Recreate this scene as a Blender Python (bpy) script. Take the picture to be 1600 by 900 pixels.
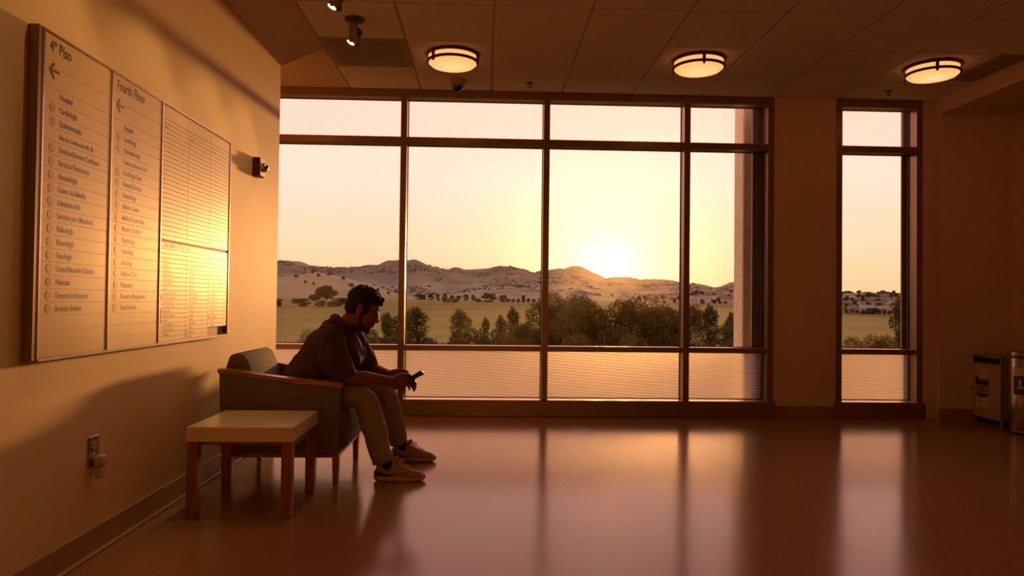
import bpy, bmesh, math, random
import numpy as np
from mathutils import Vector, Matrix, noise

for o in list(bpy.data.objects):
    bpy.data.objects.remove(o, do_unlink=True)
SC = bpy.context.scene
C = SC.collection
random.seed(7)
rng = np.random.default_rng(7)

# ------------------------------------------------------------------ camera
CAM_H = 0.99
YAW, PITCH, ROLL, FPX = 0.0370, 0.0179, 0.0118, 1103.2
cam_d = bpy.data.cameras.new('camera')
cam_d.sensor_width = 36.0
cam_d.lens = 36.0 * FPX / 1600.0
cam_d.clip_start, cam_d.clip_end = 0.05, 20000
cam = bpy.data.objects.new('camera', cam_d)
C.objects.link(cam)
_f = Vector((math.sin(YAW) * math.cos(PITCH), math.cos(YAW) * math.cos(PITCH), math.sin(PITCH)))
_r = Vector((math.cos(YAW), -math.sin(YAW), 0))
_u = _r.cross(_f)
_r2 = _r * math.cos(ROLL) + _u * math.sin(ROLL)
_u2 = -_r * math.sin(ROLL) + _u * math.cos(ROLL)
cam.matrix_world = Matrix(((_r2.x, _u2.x, -_f.x, 0), (_r2.y, _u2.y, -_f.y, 0), (_r2.z, _u2.z, -_f.z, CAM_H), (0, 0, 0, 1)))
SC.camera = cam

# ------------------------------------------------------------------ world, sun, exposure
SUN_DIR = Vector((0.1737, 1.0, 0.0372)).normalized()      # towards the sun, low over the ridge
SUN_STRENGTH = 5.3
SUN_COLOR = (1.0, 0.46, 0.14)
SKY_STRENGTH = 1.0
LAMP_W = 1.0                                              # scales the room's own lamps

w = bpy.data.worlds.new('sunset_sky'); SC.world = w
w.use_nodes = True
nt = w.node_tree; nt.nodes.clear()
def N(t, typ, **kw):
    n = t.nodes.new(typ)
    for k, v in kw.items(): setattr(n, k, v)
    return n
tc = N(nt, 'ShaderNodeTexCoord')
sep = N(nt, 'ShaderNodeSeparateXYZ'); nt.links.new(tc.outputs['Generated'], sep.inputs[0])
ramp = N(nt, 'ShaderNodeValToRGB'); nt.links.new(sep.outputs['Z'], ramp.inputs[0])
cr = ramp.color_ramp
cr.elements[0].position = 0.0; cr.elements[0].color = (1.22, 0.50, 0.24, 1)
cr.elements[1].position = 0.08; cr.elements[1].color = (1.30, 0.60, 0.39, 1)
for p, c in ((0.16, (1.34, 0.65, 0.53, 1)), (0.27, (1.30, 0.64, 0.53, 1)), (0.5, (1.18, 0.62, 0.53, 1)), (1.0, (0.80, 0.52, 0.48, 1))):
    e = cr.elements.new(p); e.color = c
dot = N(nt, 'ShaderNodeVectorMath', operation='DOT_PRODUCT')
nrm = N(nt, 'ShaderNodeVectorMath', operation='NORMALIZE'); nt.links.new(tc.outputs['Generated'], nrm.inputs[0])
nt.links.new(nrm.outputs[0], dot.inputs[0]); dot.inputs[1].default_value = SUN_DIR
def wpow(expo, col, strength, prev):
    mx = N(nt, 'ShaderNodeMath', operation='MAXIMUM'); nt.links.new(dot.outputs['Value'], mx.inputs[0]); mx.inputs[1].default_value = 0.0
    pw = N(nt, 'ShaderNodeMath', operation='POWER'); nt.links.new(mx.outputs[0], pw.inputs[0]); pw.inputs[1].default_value = expo
    sc = N(nt, 'ShaderNodeVectorMath', operation='SCALE'); sc.inputs[0].default_value = [c * strength for c in col]
    nt.links.new(pw.outputs[0], sc.inputs['Scale'])
    ad = N(nt, 'ShaderNodeVectorMath', operation='ADD'); nt.links.new(prev, ad.inputs[0]); nt.links.new(sc.outputs[0], ad.inputs[1])
    return ad.outputs[0]
s = wpow(60, (1.0, 0.75, 0.55), 0.11, ramp.outputs[0])
s = wpow(700, (1.0, 0.78, 0.36), 0.25, s)
s = wpow(5000, (1.0, 0.85, 0.5), 1.2, s)
gt = N(nt, 'ShaderNodeMath', operation='GREATER_THAN'); nt.links.new(dot.outputs['Value'], gt.inputs[0]); gt.inputs[1].default_value = math.cos(math.radians(0.30))
dsc = N(nt, 'ShaderNodeVectorMath', operation='SCALE'); dsc.inputs[0].default_value = (26, 20, 11); nt.links.new(gt.outputs[0], dsc.inputs['Scale'])
ad = N(nt, 'ShaderNodeVectorMath', operation='ADD'); nt.links.new(s, ad.inputs[0]); nt.links.new(dsc.outputs[0], ad.inputs[1])
bg = N(nt, 'ShaderNodeBackground'); nt.links.new(ad.outputs[0], bg.inputs[0]); bg.inputs[1].default_value = SKY_STRENGTH
wo = N(nt, 'ShaderNodeOutputWorld'); nt.links.new(bg.outputs[0], wo.inputs[0])
try: w.cycles.sampling_method = 'MANUAL'; w.cycles.sample_map_resolution = 1024
except Exception: pass

sun_d = bpy.data.lights.new('sun', 'SUN'); sun_d.energy = SUN_STRENGTH; sun_d.color = SUN_COLOR; sun_d.angle = math.radians(4.0)
sun = bpy.data.objects.new('sun', sun_d); C.objects.link(sun)
sun.rotation_euler = (-SUN_DIR).to_track_quat('-Z', 'Y').to_euler(); sun.location = (4, 30, 6)

vs = SC.view_settings
vs.view_transform = 'Standard'; vs.look = 'None'; vs.exposure = 0.40; vs.gamma = 1.0; vs.use_curve_mapping = False
cy = SC.cycles
cy.use_denoising = True
cy.max_bounces = 8; cy.diffuse_bounces = 4; cy.glossy_bounces = 4; cy.transmission_bounces = 6; cy.transparent_max_bounces = 16; cy.volume_bounces = 0
cy.sample_clamp_indirect = 4.0; cy.caustics_reflective = False; cy.caustics_refractive = False

# ------------------------------------------------------------------ materials
MATS = {}
def mat(name, col, rough=0.6, metal=0.0, spec=0.5, var=0.0, vscale=8.0, bump=0.0, bscale=60.0, stretch=None, col2=None, coat=0.0, emit=None, es=0.0, aniso_axis=None):
    m = bpy.data.materials.new(name); m.use_nodes = True
    t = m.node_tree; b = t.nodes['Principled BSDF']
    b.inputs['Base Color'].default_value = (*col, 1); b.inputs['Roughness'].default_value = rough
    b.inputs['Metallic'].default_value = metal; b.inputs['Specular IOR Level'].default_value = spec
    if coat: b.inputs['Coat Weight'].default_value = coat; b.inputs['Coat Roughness'].default_value = 0.08
    if emit: b.inputs['Emission Color'].default_value = (*emit, 1); b.inputs['Emission Strength'].default_value = es
    if var or col2 or bump:
        co = N(t, 'ShaderNodeTexCoord'); mp = N(t, 'ShaderNodeMapping'); t.links.new(co.outputs['Object'], mp.inputs[0])
        if stretch: mp.inputs['Scale'].default_value = stretch
        if var or col2:
            n = N(t, 'ShaderNodeTexNoise'); n.inputs['Scale'].default_value = vscale; n.inputs['Detail'].default_value = 4
            t.links.new(mp.outputs[0], n.inputs[0])
            r = N(t, 'ShaderNodeValToRGB'); t.links.new(n.outputs[0], r.inputs[0])
            r.color_ramp.elements[0].position = 0.3; r.color_ramp.elements[1].position = 0.7
            c2 = col2 or tuple(min(1, c * (1 + var)) for c in col)
            c1 = col if col2 else tuple(c * (1 - var) for c in col)
            r.color_ramp.elements[0].color = (*c1, 1); r.color_ramp.elements[1].color = (*c2, 1)
            t.links.new(r.outputs[0], b.inputs['Base Color'])
        if bump:
            n2 = N(t, 'ShaderNodeTexNoise'); n2.inputs['Scale'].default_value = bscale; n2.inputs['Detail'].default_value = 3
            t.links.new(mp.outputs[0], n2.inputs[0])
            bp = N(t, 'ShaderNodeBump'); bp.inputs['Strength'].default_value = bump; bp.inputs['Distance'].default_value = 0.01
            t.links.new(n2.outputs[0], bp.inputs['Height']); t.links.new(bp.outputs[0], b.inputs['Normal'])
    MATS[name] = m
    return m

mat('wall_paint', (0.82, 0.57, 0.29), 0.58, spec=0.2, var=0.03, vscale=1.5, bump=0.06, bscale=220)
mat('wall_bounce_cream', (0.86, 0.72, 0.54), 0.6)  # unseen rear wall only: pale coat chosen to bounce light into the room
mat('wall_paint_brown', (0.76, 0.59, 0.46), 0.5, spec=0.3, var=0.03, vscale=1.5, bump=0.05, bscale=220)
mat('soffit_paint', (0.68, 0.50, 0.36), 0.6, spec=0.25, var=0.02, bump=0.04, bscale=200)
mat('ceiling_tile', (0.84, 0.73, 0.64), 0.85, spec=0.15, var=0.04, vscale=30, bump=0.25, bscale=260)
mat('grid_metal', (0.46, 0.31, 0.20), 0.45, spec=0.4)
mat('vent_metal', (0.38, 0.27, 0.19), 0.6)
mat('frame_metal', (0.30, 0.19, 0.12), 0.34, metal=0.55, spec=0.5, var=0.03, vscale=3, bump=0.02, bscale=300)
mat('frame_sill_sheen', (0.85, 0.76, 0.66), 0.28, metal=0.8, var=0.02)  # paler than the frame: sky sheen on the ledge tops put into the colour
mat('fin_metal', (0.30, 0.26, 0.22), 0.6, metal=0.2)
mat('gasket', (0.02, 0.015, 0.012), 0.7)
mat('base_rubber', (0.40, 0.21, 0.10), 0.45, spec=0.4, var=0.05)
mat('base_toe', (0.52, 0.30, 0.15), 0.4, spec=0.4)
mat('concrete', (0.66, 0.58, 0.45), 0.9, spec=0.2, var=0.12, vscale=22, bump=0.5, bscale=90)
mat('table_laminate', (0.90, 0.72, 0.46), 0.28, spec=0.5, var=0.03, vscale=3, coat=0.2)
mat('table_wood', (0.30, 0.105, 0.035), 0.35, spec=0.5, var=0.25, vscale=6, stretch=(9, 9, 0.8), bump=0.05)
mat('chair_wood', (0.42, 0.17, 0.055), 0.32, spec=0.5, var=0.25, vscale=6, stretch=(1.2, 9, 9), bump=0.05)
mat('skin', (0.29, 0.11, 0.055), 0.48, spec=0.4, var=0.06, vscale=20, bump=0.05, bscale=400)
mat('hair', (0.018, 0.010, 0.007), 0.55, spec=0.4, var=0.4, vscale=80, bump=0.6, bscale=140)
mat('shirt', (0.115, 0.062, 0.038), 0.85, spec=0.2, var=0.10, vscale=14, bump=0.25, bscale=500)
mat('jeans', (0.36, 0.29, 0.23), 0.85, spec=0.2, var=0.14, vscale=16, bump=0.3, bscale=420)
mat('beard_hair', (0.075, 0.034, 0.020), 0.7, spec=0.3, var=0.3, vscale=120, bump=0.5, bscale=200)
mat('sock', (0.02, 0.014, 0.012), 0.9)
mat('shoe_upper', (0.44, 0.28, 0.155), 0.75, spec=0.3, var=0.10, vscale=30, bump=0.3, bscale=300)
mat('shoe_sole', (0.60, 0.42, 0.26), 0.55, var=0.05)
mat('shoe_dark', (0.06, 0.035, 0.025), 0.6)
mat('lace', (0.66, 0.48, 0.30), 0.8)
mat('phone_black', (0.012, 0.011, 0.011), 0.55)
mat('board_panel', (0.76, 0.51, 0.25), 0.34, spec=0.28, var=0.02, vscale=2)
mat('strip_gap', (0.85, 0.66, 0.45), 0.5)
mat('board_back', (0.34, 0.20, 0.10), 0.6)
mat('board_frame', (0.55, 0.42, 0.30), 0.24, metal=0.9, var=0.03)
mat('board_frame_dark', (0.26, 0.15, 0.085), 0.35, metal=0.3)
mat('letter', (0.10, 0.05, 0.022), 0.34, spec=0.28)
mat('dot_orange', (0.62, 0.255, 0.075), 0.34, spec=0.28)
mat('dot_brown', (0.32, 0.13, 0.05), 0.34, spec=0.28)
mat('plate_ivory', (0.62, 0.50, 0.38), 0.3)
mat('plate_steel', (0.50, 0.42, 0.36), 0.3, metal=0.9)
mat('plug_white', (0.55, 0.45, 0.36), 0.45)
mat('alarm_red', (0.16, 0.012, 0.008), 0.4)
mat('alarm_face_glare', (0.55, 0.40, 0.28), 0.35)  # pale front of the red box: glare put into the colour
mat('bronze', (0.16, 0.085, 0.04), 0.38, metal=0.75)
mat('spot_metal', (0.40, 0.26, 0.15), 0.4, metal=0.3)
mat('spot_dark', (0.10, 0.06, 0.035), 0.5, metal=0.2)
mat('dome_black', (0.01, 0.009, 0.009), 0.06, spec=0.8)
mat('camera_housing', (0.46, 0.27, 0.13), 0.5)
mat('cabinet_grey', (0.55, 0.44, 0.34), 0.45, var=0.04)
mat('cabinet_edge', (0.42, 0.34, 0.27), 0.4, metal=0.2)
mat('dark_void', (0.012, 0.009, 0.008), 0.7)
mat('poster_pale', (0.75, 0.62, 0.47), 0.5)
mat('poster_navy', (0.05, 0.05, 0.075), 0.5)
mat('poster_blue', (0.20, 0.24, 0.32), 0.5)
mat('poster_grey', (0.36, 0.31, 0.28), 0.5)
mat('steel', (0.36, 0.27, 0.21), 0.30, metal=0.85, var=0.06, vscale=20, stretch=(1, 1, 0.05))
mat('trunk', (0.09, 0.06, 0.04), 0.95)
mat('house_wall', (0.34, 0.30, 0.26), 0.9)
mat('house_wall_tan', (0.22, 0.18, 0.145), 0.9)
mat('house_roof', (0.085, 0.070, 0.060), 0.9)
mat('house_roof_grey', (0.15, 0.135, 0.125), 0.7)
mat('house_window', (0.05, 0.04, 0.04), 0.2)

def fabric_mat():
    m = mat('chair_fabric', (0.155, 0.125, 0.10), 0.85, spec=0.2)
    t = m.node_tree; b = t.nodes['Principled BSDF']
    co = N(t, 'ShaderNodeTexCoord'); mp = N(t, 'ShaderNodeMapping'); t.links.new(co.outputs['Object'], mp.inputs[0])
    mp.inputs['Scale'].default_value = (6, 6, 260)
    n = N(t, 'ShaderNodeTexNoise'); n.inputs['Scale'].default_value = 1.0; n.inputs['Detail'].default_value = 2; t.links.new(mp.outputs[0], n.inputs[0])
    r = N(t, 'ShaderNodeValToRGB'); t.links.new(n.outputs[0], r.inputs[0])
    r.color_ramp.elements[0].position = 0.35; r.color_ramp.elements[1].position = 0.65
    r.color_ramp.elements[0].color = (0.17, 0.135, 0.105, 1); r.color_ramp.elements[1].color = (0.25, 0.205, 0.165, 1)
    t.links.new(r.outputs[0], b.inputs['Base Color'])
    bp = N(t, 'ShaderNodeBump'); bp.inputs['Strength'].default_value = 0.35; bp.inputs['Distance'].default_value = 0.004
    t.links.new(n.outputs[0], bp.inputs['Height']); t.links.new(bp.outputs[0], b.inputs['Normal'])
fabric_mat()

def floor_mat():
    m = mat('floor_vinyl', (0.15, 0.082, 0.045), 0.2, spec=0.3)
    m.node_tree.nodes['Principled BSDF'].inputs['Specular Tint'].default_value = (0.86, 0.97, 1.0, 1)
    t = m.node_tree; b = t.nodes['Principled BSDF']
    co = N(t, 'ShaderNodeTexCoord')
    n = N(t, 'ShaderNodeTexNoise'); n.inputs['Scale'].default_value = 90; n.inputs['Detail'].default_value = 6; t.links.new(co.outputs['Object'], n.inputs[0])
    n0 = N(t, 'ShaderNodeTexNoise'); n0.inputs['Scale'].default_value = 1.1; n0.inputs['Detail'].default_value = 3; t.links.new(co.outputs['Object'], n0.inputs[0])
    r = N(t, 'ShaderNodeValToRGB'); t.links.new(n.outputs[0], r.inputs[0])
    r.color_ramp.elements[0].position = 0.35; r.color_ramp.elements[1].position = 0.68
    r.color_ramp.elements[0].color = (0.37, 0.19, 0.075, 1); r.color_ramp.elements[1].color = (0.46, 0.25, 0.11, 1)
    t.links.new(r.outputs[0], b.inputs['Base Color'])
    rr = N(t, 'ShaderNodeMapRange'); t.links.new(n0.outputs[0], rr.inputs[0]); rr.inputs[1].default_value = 0.3; rr.inputs[2].default_value = 0.7
    rr.inputs[3].default_value = 0.14; rr.inputs[4].default_value = 0.19; t.links.new(rr.outputs[0], b.inputs['Roughness'])
    n2 = N(t, 'ShaderNodeTexNoise'); n2.inputs['Scale'].default_value = 120; n2.inputs['Detail'].default_value = 2; t.links.new(co.outputs['Object'], n2.inputs[0])
    bp = N(t, 'ShaderNodeBump'); bp.inputs['Strength'].default_value = 0.05; bp.inputs['Distance'].default_value = 0.004
    t.links.new(n2.outputs[0], bp.inputs['Height']); t.links.new(bp.outputs[0], b.inputs['Normal'])
floor_mat()

def glass_mat():
    m = bpy.data.materials.new('window_glass'); m.use_nodes = True; t = m.node_tree; t.nodes.clear()
    tr = N(t, 'ShaderNodeBsdfTransparent'); tr.inputs[0].default_value = (0.985, 0.98, 0.97, 1)
    gl = N(t, 'ShaderNodeBsdfGlossy'); gl.inputs['Roughness'].default_value = 0.0
    lw = N(t, 'ShaderNodeFresnel'); lw.inputs[0].default_value = 1.35
    mx = N(t, 'ShaderNodeMixShader'); t.links.new(lw.outputs[0], mx.inputs[0]); t.links.new(tr.outputs[0], mx.inputs[1]); t.links.new(gl.outputs[0], mx.inputs[2])
    o = N(t, 'ShaderNodeOutputMaterial'); t.links.new(mx.outputs[0], o.inputs[0]); MATS['glass'] = m
glass_mat()

def frit_mat(name, clear, dens):
    """glass with a fine printed band pattern: part clear, part milky"""
    m = bpy.data.materials.new(name); m.use_nodes = True; t = m.node_tree; t.nodes.clear()
    co = N(t, 'ShaderNodeTexCoord'); sp = N(t, 'ShaderNodeSeparateXYZ'); t.links.new(co.outputs['Object'], sp.inputs[0])
    a = N(t, 'ShaderNodeMath', operation='MULTIPLY'); t.links.new(sp.outputs['X'], a.inputs[0]); a.inputs[1].default_value = 0.085
    b = N(t, 'ShaderNodeMath', operation='ADD'); t.links.new(sp.outputs['Z'], b.inputs[0]); t.links.new(a.outputs[0], b.inputs[1])
    c = N(t, 'ShaderNodeMath', operation='MULTIPLY'); t.links.new(b.outputs[0], c.inputs[0]); c.inputs[1].default_value = 2 * math.pi / 0.026
    d = N(t, 'ShaderNodeMath', operation='SINE'); t.links.new(c.outputs[0], d.inputs[0])
    e = N(t, 'ShaderNodeMapRange'); t.links.new(d.outputs[0], e.inputs[0]); e.inputs[1].default_value = -1; e.inputs[2].default_value = 1
    e.inputs[3].default_value = dens[0]; e.inputs[4].default_value = dens[1]
    tl = N(t, 'ShaderNodeBsdfTranslucent'); tl.inputs[0].default_value = (0.96, 0.88, 0.80, 1)
    rf = N(t, 'ShaderNodeBsdfRefraction'); rf.inputs['Roughness'].default_value = 0.38; rf.inputs['IOR'].default_value = 1.42; rf.inputs[0].default_value = (0.97, 0.92, 0.82, 1)
    df = N(t, 'ShaderNodeBsdfDiffuse'); df.inputs[0].default_value = (0.55, 0.45, 0.36, 1)
    tr = N(t, 'ShaderNodeBsdfTransparent'); tr.inputs[0].default_value = (0.97, 0.95, 0.93, 1)
    m1 = N(t, 'ShaderNodeMixShader'); m1.inputs[0].default_value = 0.62; t.links.new(tl.outputs[0], m1.inputs[1]); t.links.new(rf.outputs[0], m1.inputs[2])
    m2 = N(t, 'ShaderNodeMixShader'); m2.inputs[0].default_value = 0.10; t.links.new(m1.outputs[0], m2.inputs[1]); t.links.new(df.outputs[0], m2.inputs[2])
    m3 = N(t, 'ShaderNodeMixShader'); t.links.new(e.outputs[0], m3.inputs[0]); t.links.new(tr.outputs[0], m3.inputs[1]); t.links.new(m2.outputs[0], m3.inputs[2])
    o = N(t, 'ShaderNodeOutputMaterial'); t.links.new(m3.outputs[0], o.inputs[0]); MATS[name] = m
frit_mat('frit_lower', 0.0, (0.52, 1.0))
frit_mat('frit_upper', 0.5, (0.04, 0.10))

def leaf_mat(name, c1, c2):
    m = bpy.data.materials.new(name); m.use_nodes = True; t = m.node_tree; t.nodes.clear()
    oi = N(t, 'ShaderNodeObjectInfo'); geo = N(t, 'ShaderNodeNewGeometry')
    mx0 = N(t, 'ShaderNodeMix', data_type='RGBA'); t.links.new(geo.outputs['Random Per Island'], mx0.inputs[0])
    mx0.inputs[6].default_value = (*c1, 1); mx0.inputs[7].default_value = (*c2, 1)
    df = N(t, 'ShaderNodeBsdfDiffuse'); tl = N(t, 'ShaderNodeBsdfTranslucent')
    t.links.new(mx0.outputs[2], df.inputs[0]); t.links.new(mx0.outputs[2], tl.inputs[0])
    mx = N(t, 'ShaderNodeMixShader'); mx.inputs[0].default_value = 0.45; t.links.new(df.outputs[0], mx.inputs[1]); t.links.new(tl.outputs[0], mx.inputs[2])
    o = N(t, 'ShaderNodeOutputMaterial'); t.links.new(mx.outputs[0], o.inputs[0]); MATS[name] = m
leaf_mat('leaf_pine', (0.045, 0.050, 0.012), (0.100, 0.098, 0.024))
leaf_mat('leaf_broad', (0.065, 0.052, 0.012), (0.14, 0.105, 0.026))
leaf_mat('leaf_russet', (0.075, 0.055, 0.018), (0.16, 0.095, 0.035))
leaf_mat('leaf_far_hazed', (0.060, 0.055, 0.034), (0.095, 0.082, 0.050))  # distant leaves, lightened to put haze into their colour
leaf_mat('leaf_scrub_hazed', (0.085, 0.080, 0.060), (0.12, 0.108, 0.080))  # ridge scrub, paled further: distance haze is in the colour

def lamp_mat(name, col, strength):
    m = bpy.data.materials.new(name); m.use_nodes = True; t = m.node_tree; t.nodes.clear()
    e = N(t, 'ShaderNodeEmission'); e.inputs[0].default_value = (*col, 1); e.inputs[1].default_value = strength
    o = N(t, 'ShaderNodeOutputMaterial'); t.links.new(e.outputs[0], o.inputs[0]); MATS[name] = m
lamp_mat('spot_lens', (1.0, 0.78, 0.45), 6.0)

# ------------------------------------------------------------------ mesh helpers
def mesh_obj(name, verts, faces, m, parent=None, smooth=False, loc=None):
    me = bpy.data.meshes.new(name); me.from_pydata([tuple(v) for v in verts], [], [tuple(f) for f in faces]); me.update()
    if m: me.materials.append(MATS[m] if isinstance(m, str) else m)
    if smooth: me.shade_smooth()
    o = bpy.data.objects.new(name, me); C.objects.link(o)
    if loc: o.location = loc
    if parent: o.parent = parent
    return o
def bm_obj(name, bm, m, parent=None, smooth=False, loc=None):
    me = bpy.data.meshes.new(name); bm.normal_update(); bm.to_mesh(me); bm.free()
    if m: me.materials.append(MATS[m] if isinstance(m, str) else m)
    if smooth: me.shade_smooth()
    o = bpy.data.objects.new(name, me); C.objects.link(o)
    if loc: o.location = loc
    if parent: o.parent = parent
    return o
def add_box(bm, x0, x1, y0, y1, z0, z1, bev=0.0, seg=1):
    r = bmesh.ops.create_cube(bm, size=1.0)
    vs_ = r['verts']
    bmesh.ops.scale(bm, vec=(x1 - x0, y1 - y0, z1 - z0), verts=vs_)
    bmesh.ops.translate(bm, vec=((x0 + x1) / 2, (y0 + y1) / 2, (z0 + z1) / 2), verts=vs_)
    if bev:
        es = set()
        for v in vs_:
            for e in v.link_edges: es.add(e)
        bmesh.ops.bevel(bm, geom=list(es), offset=bev, segments=seg, affect='EDGES', profile=0.5)
def box(name, b, m, parent=None, bev=0.0, seg=1, loc=None):
    bm = bmesh.new(); add_box(bm, *b, bev=bev, seg=seg); return bm_obj(name, bm, m, parent, loc=loc)
def add_cyl(bm, p0, p1, r0, r1=None, n=20, caps=True):
    r1 = r0 if r1 is None else r1
    p0, p1 = Vector(p0), Vector(p1); d = p1 - p0; L = d.length
    M = Matrix.Translation((p0 + p1) / 2) @ d.to_track_quat('Z', 'Y').to_matrix().to_4x4()
    bmesh.ops.create_cone(bm, cap_ends=caps, segments=n, radius1=r0, radius2=r1, depth=L, matrix=M)
def lathe(bm, prof, center=(0, 0, 0), n=40):
    """prof: list of (r, z) spun about z"""
    cx, cy_, cz = center; rings = []
    for r, z in prof:
        if r < 1e-6: rings.append([bm.verts.new((cx, cy_, cz + z))])
        else: rings.append([bm.verts.new((cx + r * math.cos(2 * math.pi * k / n), cy_ + r * math.sin(2 * math.pi * k / n), cz + z)) for k in range(n)])
    for a, b in zip(rings, rings[1:]):
        for k in range(n):
            k2 = (k + 1) % n
            if len(a) == 1 and len(b) == 1: continue
            if len(a) == 1: bm.faces.new((a[0], b[k], b[k2]))
            elif len(b) == 1: bm.faces.new((a[k], a[k2], b[0]))
            else: bm.faces.new((a[k], a[k2], b[k2], b[k]))
def prism(name, poly, axis, a0, a1, m, parent=None, bev=0.0, seg=1, smooth=False):
    """extrude polygon: axis 'y' -> poly in (x,z); 'x' -> poly in (y,z)"""
    bm = bmesh.new()
    f = lambda p, a: (p[0], a, p[1]) if axis == 'y' else ((a, p[0], p[1]) if axis == 'x' else (p[0], p[1], a))
    A = [bm.verts.new(f(p, a0)) for p in poly]; B = [bm.verts.new(f(p, a1)) for p in poly]
    bm.faces.new(A); bm.faces.new(B[::-1]); n = len(poly)
    for k in range(n): bm.faces.new((A[k], A[(k + 1) % n], B[(k + 1) % n], B[k]))
    bmesh.ops.recalc_face_normals(bm, faces=bm.faces)
    if bev: bmesh.ops.bevel(bm, geom=[e for e in bm.edges if e.calc_face_angle(0) > 0.6], offset=bev, segments=seg, affect='EDGES', profile=0.5)
    return bm_obj(name, bm, m, parent, smooth)
def tag(o, label=None, cat=None, group=None, kind=None):
    if label: o['label'] = label
    if cat: o['category'] = cat
    if group: o['group'] = group
    if kind: o['kind'] = kind
    return o
def thing(name, label=None, cat=None, loc=(0, 0, 0), group=None, kind=None):
    o = bpy.data.objects.new(name, None); C.objects.link(o); o.location = loc; o.empty_display_size = 0.1
    return tag(o, label, cat, group, kind)
def inst(src, parent=None, loc=None, rot=None, scale=None):
    o = src.copy(); C.objects.link(o); o.parent = parent
    if loc is not None: o.location = loc
    if rot is not None: o.rotation_euler = rot
    if scale is not None: o.scale = scale
    return o
def copy_tree(src, parent=None, loc=None, rot=None, scale=None):
    o = inst(src, parent, loc, rot, scale)
    for ch in src.children: copy_tree(ch, o)
    return o

# ================================================================== THE ROOM
H = 2.805; WX = -1.50; WALL_END = 5.13; WY = 6.086; GY = 6.200; RX = 4.58; REAR = -3.2
st = lambda o: tag(o, kind='structure')
st(box('floor', (-3.2, RX + 0.1, REAR - 0.1, WY + 0.2, -0.12, 0.0), 'floor_vinyl'))['label'] = 'glossy brown floor mirroring the windows'
wl = st(box('wall_left', (WX - 0.14, WX, REAR, WALL_END, 0.0, H), 'wall_paint')); wl['label'] = 'beige wall carrying the directory board'
st(box('wall_alcove', (-3.2, -3.06, WALL_END - 0.4, WY + 0.2, 0.0, H + 0.1), 'wall_paint'))
st(box('wall_alcove_end', (-3.2, WX - 0.14, WALL_END - 0.5, WALL_END - 0.36, 0.0, H + 0.1), 'wall_paint'))
st(box('wall_rear', (WX - 0.14, RX + 0.1, REAR - 0.12, REAR, 0.0, H + 0.1), 'wall_bounce_cream'))
st(box('wall_right', (RX, RX + 0.12, REAR, WY + 0.2, 0.0, H + 0.1), 'wall_paint_brown'))['label'] = 'dark brown wall at the right behind the bin'
# back wall: the pier between the windows and the pier right of the narrow window
st(box('wall_back_pier', (2.514, 3.069, WY, WY + 0.26, 0.0, H), 'wall_paint_brown'))['label'] = 'brown wall pier between the two windows'
st(box('wall_back_corner', (3.93, RX, WY - 0.11, WY + 0.26, 0.0, H), 'wall_paint_brown'))['label'] = 'brown wall right of the narrow window'
st(box('wall_back_strip', (3.848, 3.93, WY - 0.002, WY + 0.26, 0.0, H), 'wall_paint_brown'))
# sloped plaster cove along the left wall, lowered soffit at right
st(prism('trim_1', [(WX, 2.665), (-1.188, H - 0.001), (WX, H - 0.001)], 'y', REAR, WALL_END, 'soffit_paint'))['label'] = 'sloping plaster cove above the left wall'
st(box('trim_2', (3.93, RX, REAR, WY - 0.11, 2.66, H), 'soffit_paint'))['label'] = 'lowered soffit along the right wall'
# skirtings
def skirting(name, poly, axis, a0, a1):
    return st(prism(name, poly, axis, a0, a1, 'base_rubber'))
skirting('baseboard_left', [(WX, 0.001), (WX + 0.012, 0.001), (WX + 0.012, 0.10), (WX, 0.105)], 'y', REAR, WALL_END)
st(box('trim_3', (WX + 0.012, WX + 0.030, REAR, WALL_END, 0.0005, 0.014), 'base_toe', bev=0.003))['label'] = 'pale toe strip where the left skirting meets the floor'
st(box('baseboard_back', (2.53, 3.055, WY - 0.012, WY, 0.0005, 0.10), 'base_rubber'))
st(box('baseboard_corner', (3.925, RX, WY - 0.122, WY - 0.11, 0.0005, 0.10), 'base_rubber'))
st(box('baseboard_right', (RX - 0.012, RX, REAR, WY - 0.122, 0.0005, 0.10), 'base_rubber'))

# ---- ceiling of lay-in tiles
ceil = st(box('ceiling', (-3.2, RX + 0.1, REAR - 0.1, WY + 0.25, H + 0.03, H + 0.10), 'grid_metal'))
ceil['label'] = 'suspended ceiling of square tiles'
GX0, GY1, T = -1.1877, 5.5295, 0.61
bm = bmesh.new(); add_box(bm, 0.008, T - 0.008, 0.008, T - 0.008, 0.0, 0.016, bev=0.004)
tile0 = bm_obj('ceiling_tile', bm, 'ceiling_tile', ceil); used = False
bm = bmesh.new(); add_box(bm, 0.008, T - 0.008, 0.008, WY - GY1 - 0.002, 0.0, 0.016, bev=0.004)
tileb0 = bm_obj('ceiling_tile', bm, 'ceiling_tile', ceil); usedb = False
ncol = 9
xs = [GX0 + T * i for i in range(ncol)]
vents = {(0, 4), (8, 4)}
row = 0; y = GY1
for i in range(ncol):
    wcol = min(T, 3.93 - xs[i])
    o = tileb0 if not usedb else inst(tileb0, ceil); usedb = True
    o.location = (xs[i], GY1, H - 0.004)
    if wcol < T - 0.01: o.scale.x = wcol / T
k = 0
while y > REAR + 0.3:
    y -= T
    for i in range(ncol):
        wcol = min(T, 3.93 - xs[i])
        if k == 0 and i in (0, 8): continue
        o = tile0 if not used else inst(tile0, ceil); used = True
        o.location = (xs[i], y, H - 0.004)
        if wcol < T - 0.01: o.scale.x = wcol / T
    k += 1
bm = bmesh.new(); add_box(bm, -0.012, 0.012, REAR, WY, 0.004, 0.03)
bar0 = bm_obj('grid_bar', bm, 'grid_metal', ceil)
for i in range(ncol):
    o = bar0 if i == 0 else inst(bar0, ceil); o.location = (xs[i], 0, H - 0.001)
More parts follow.
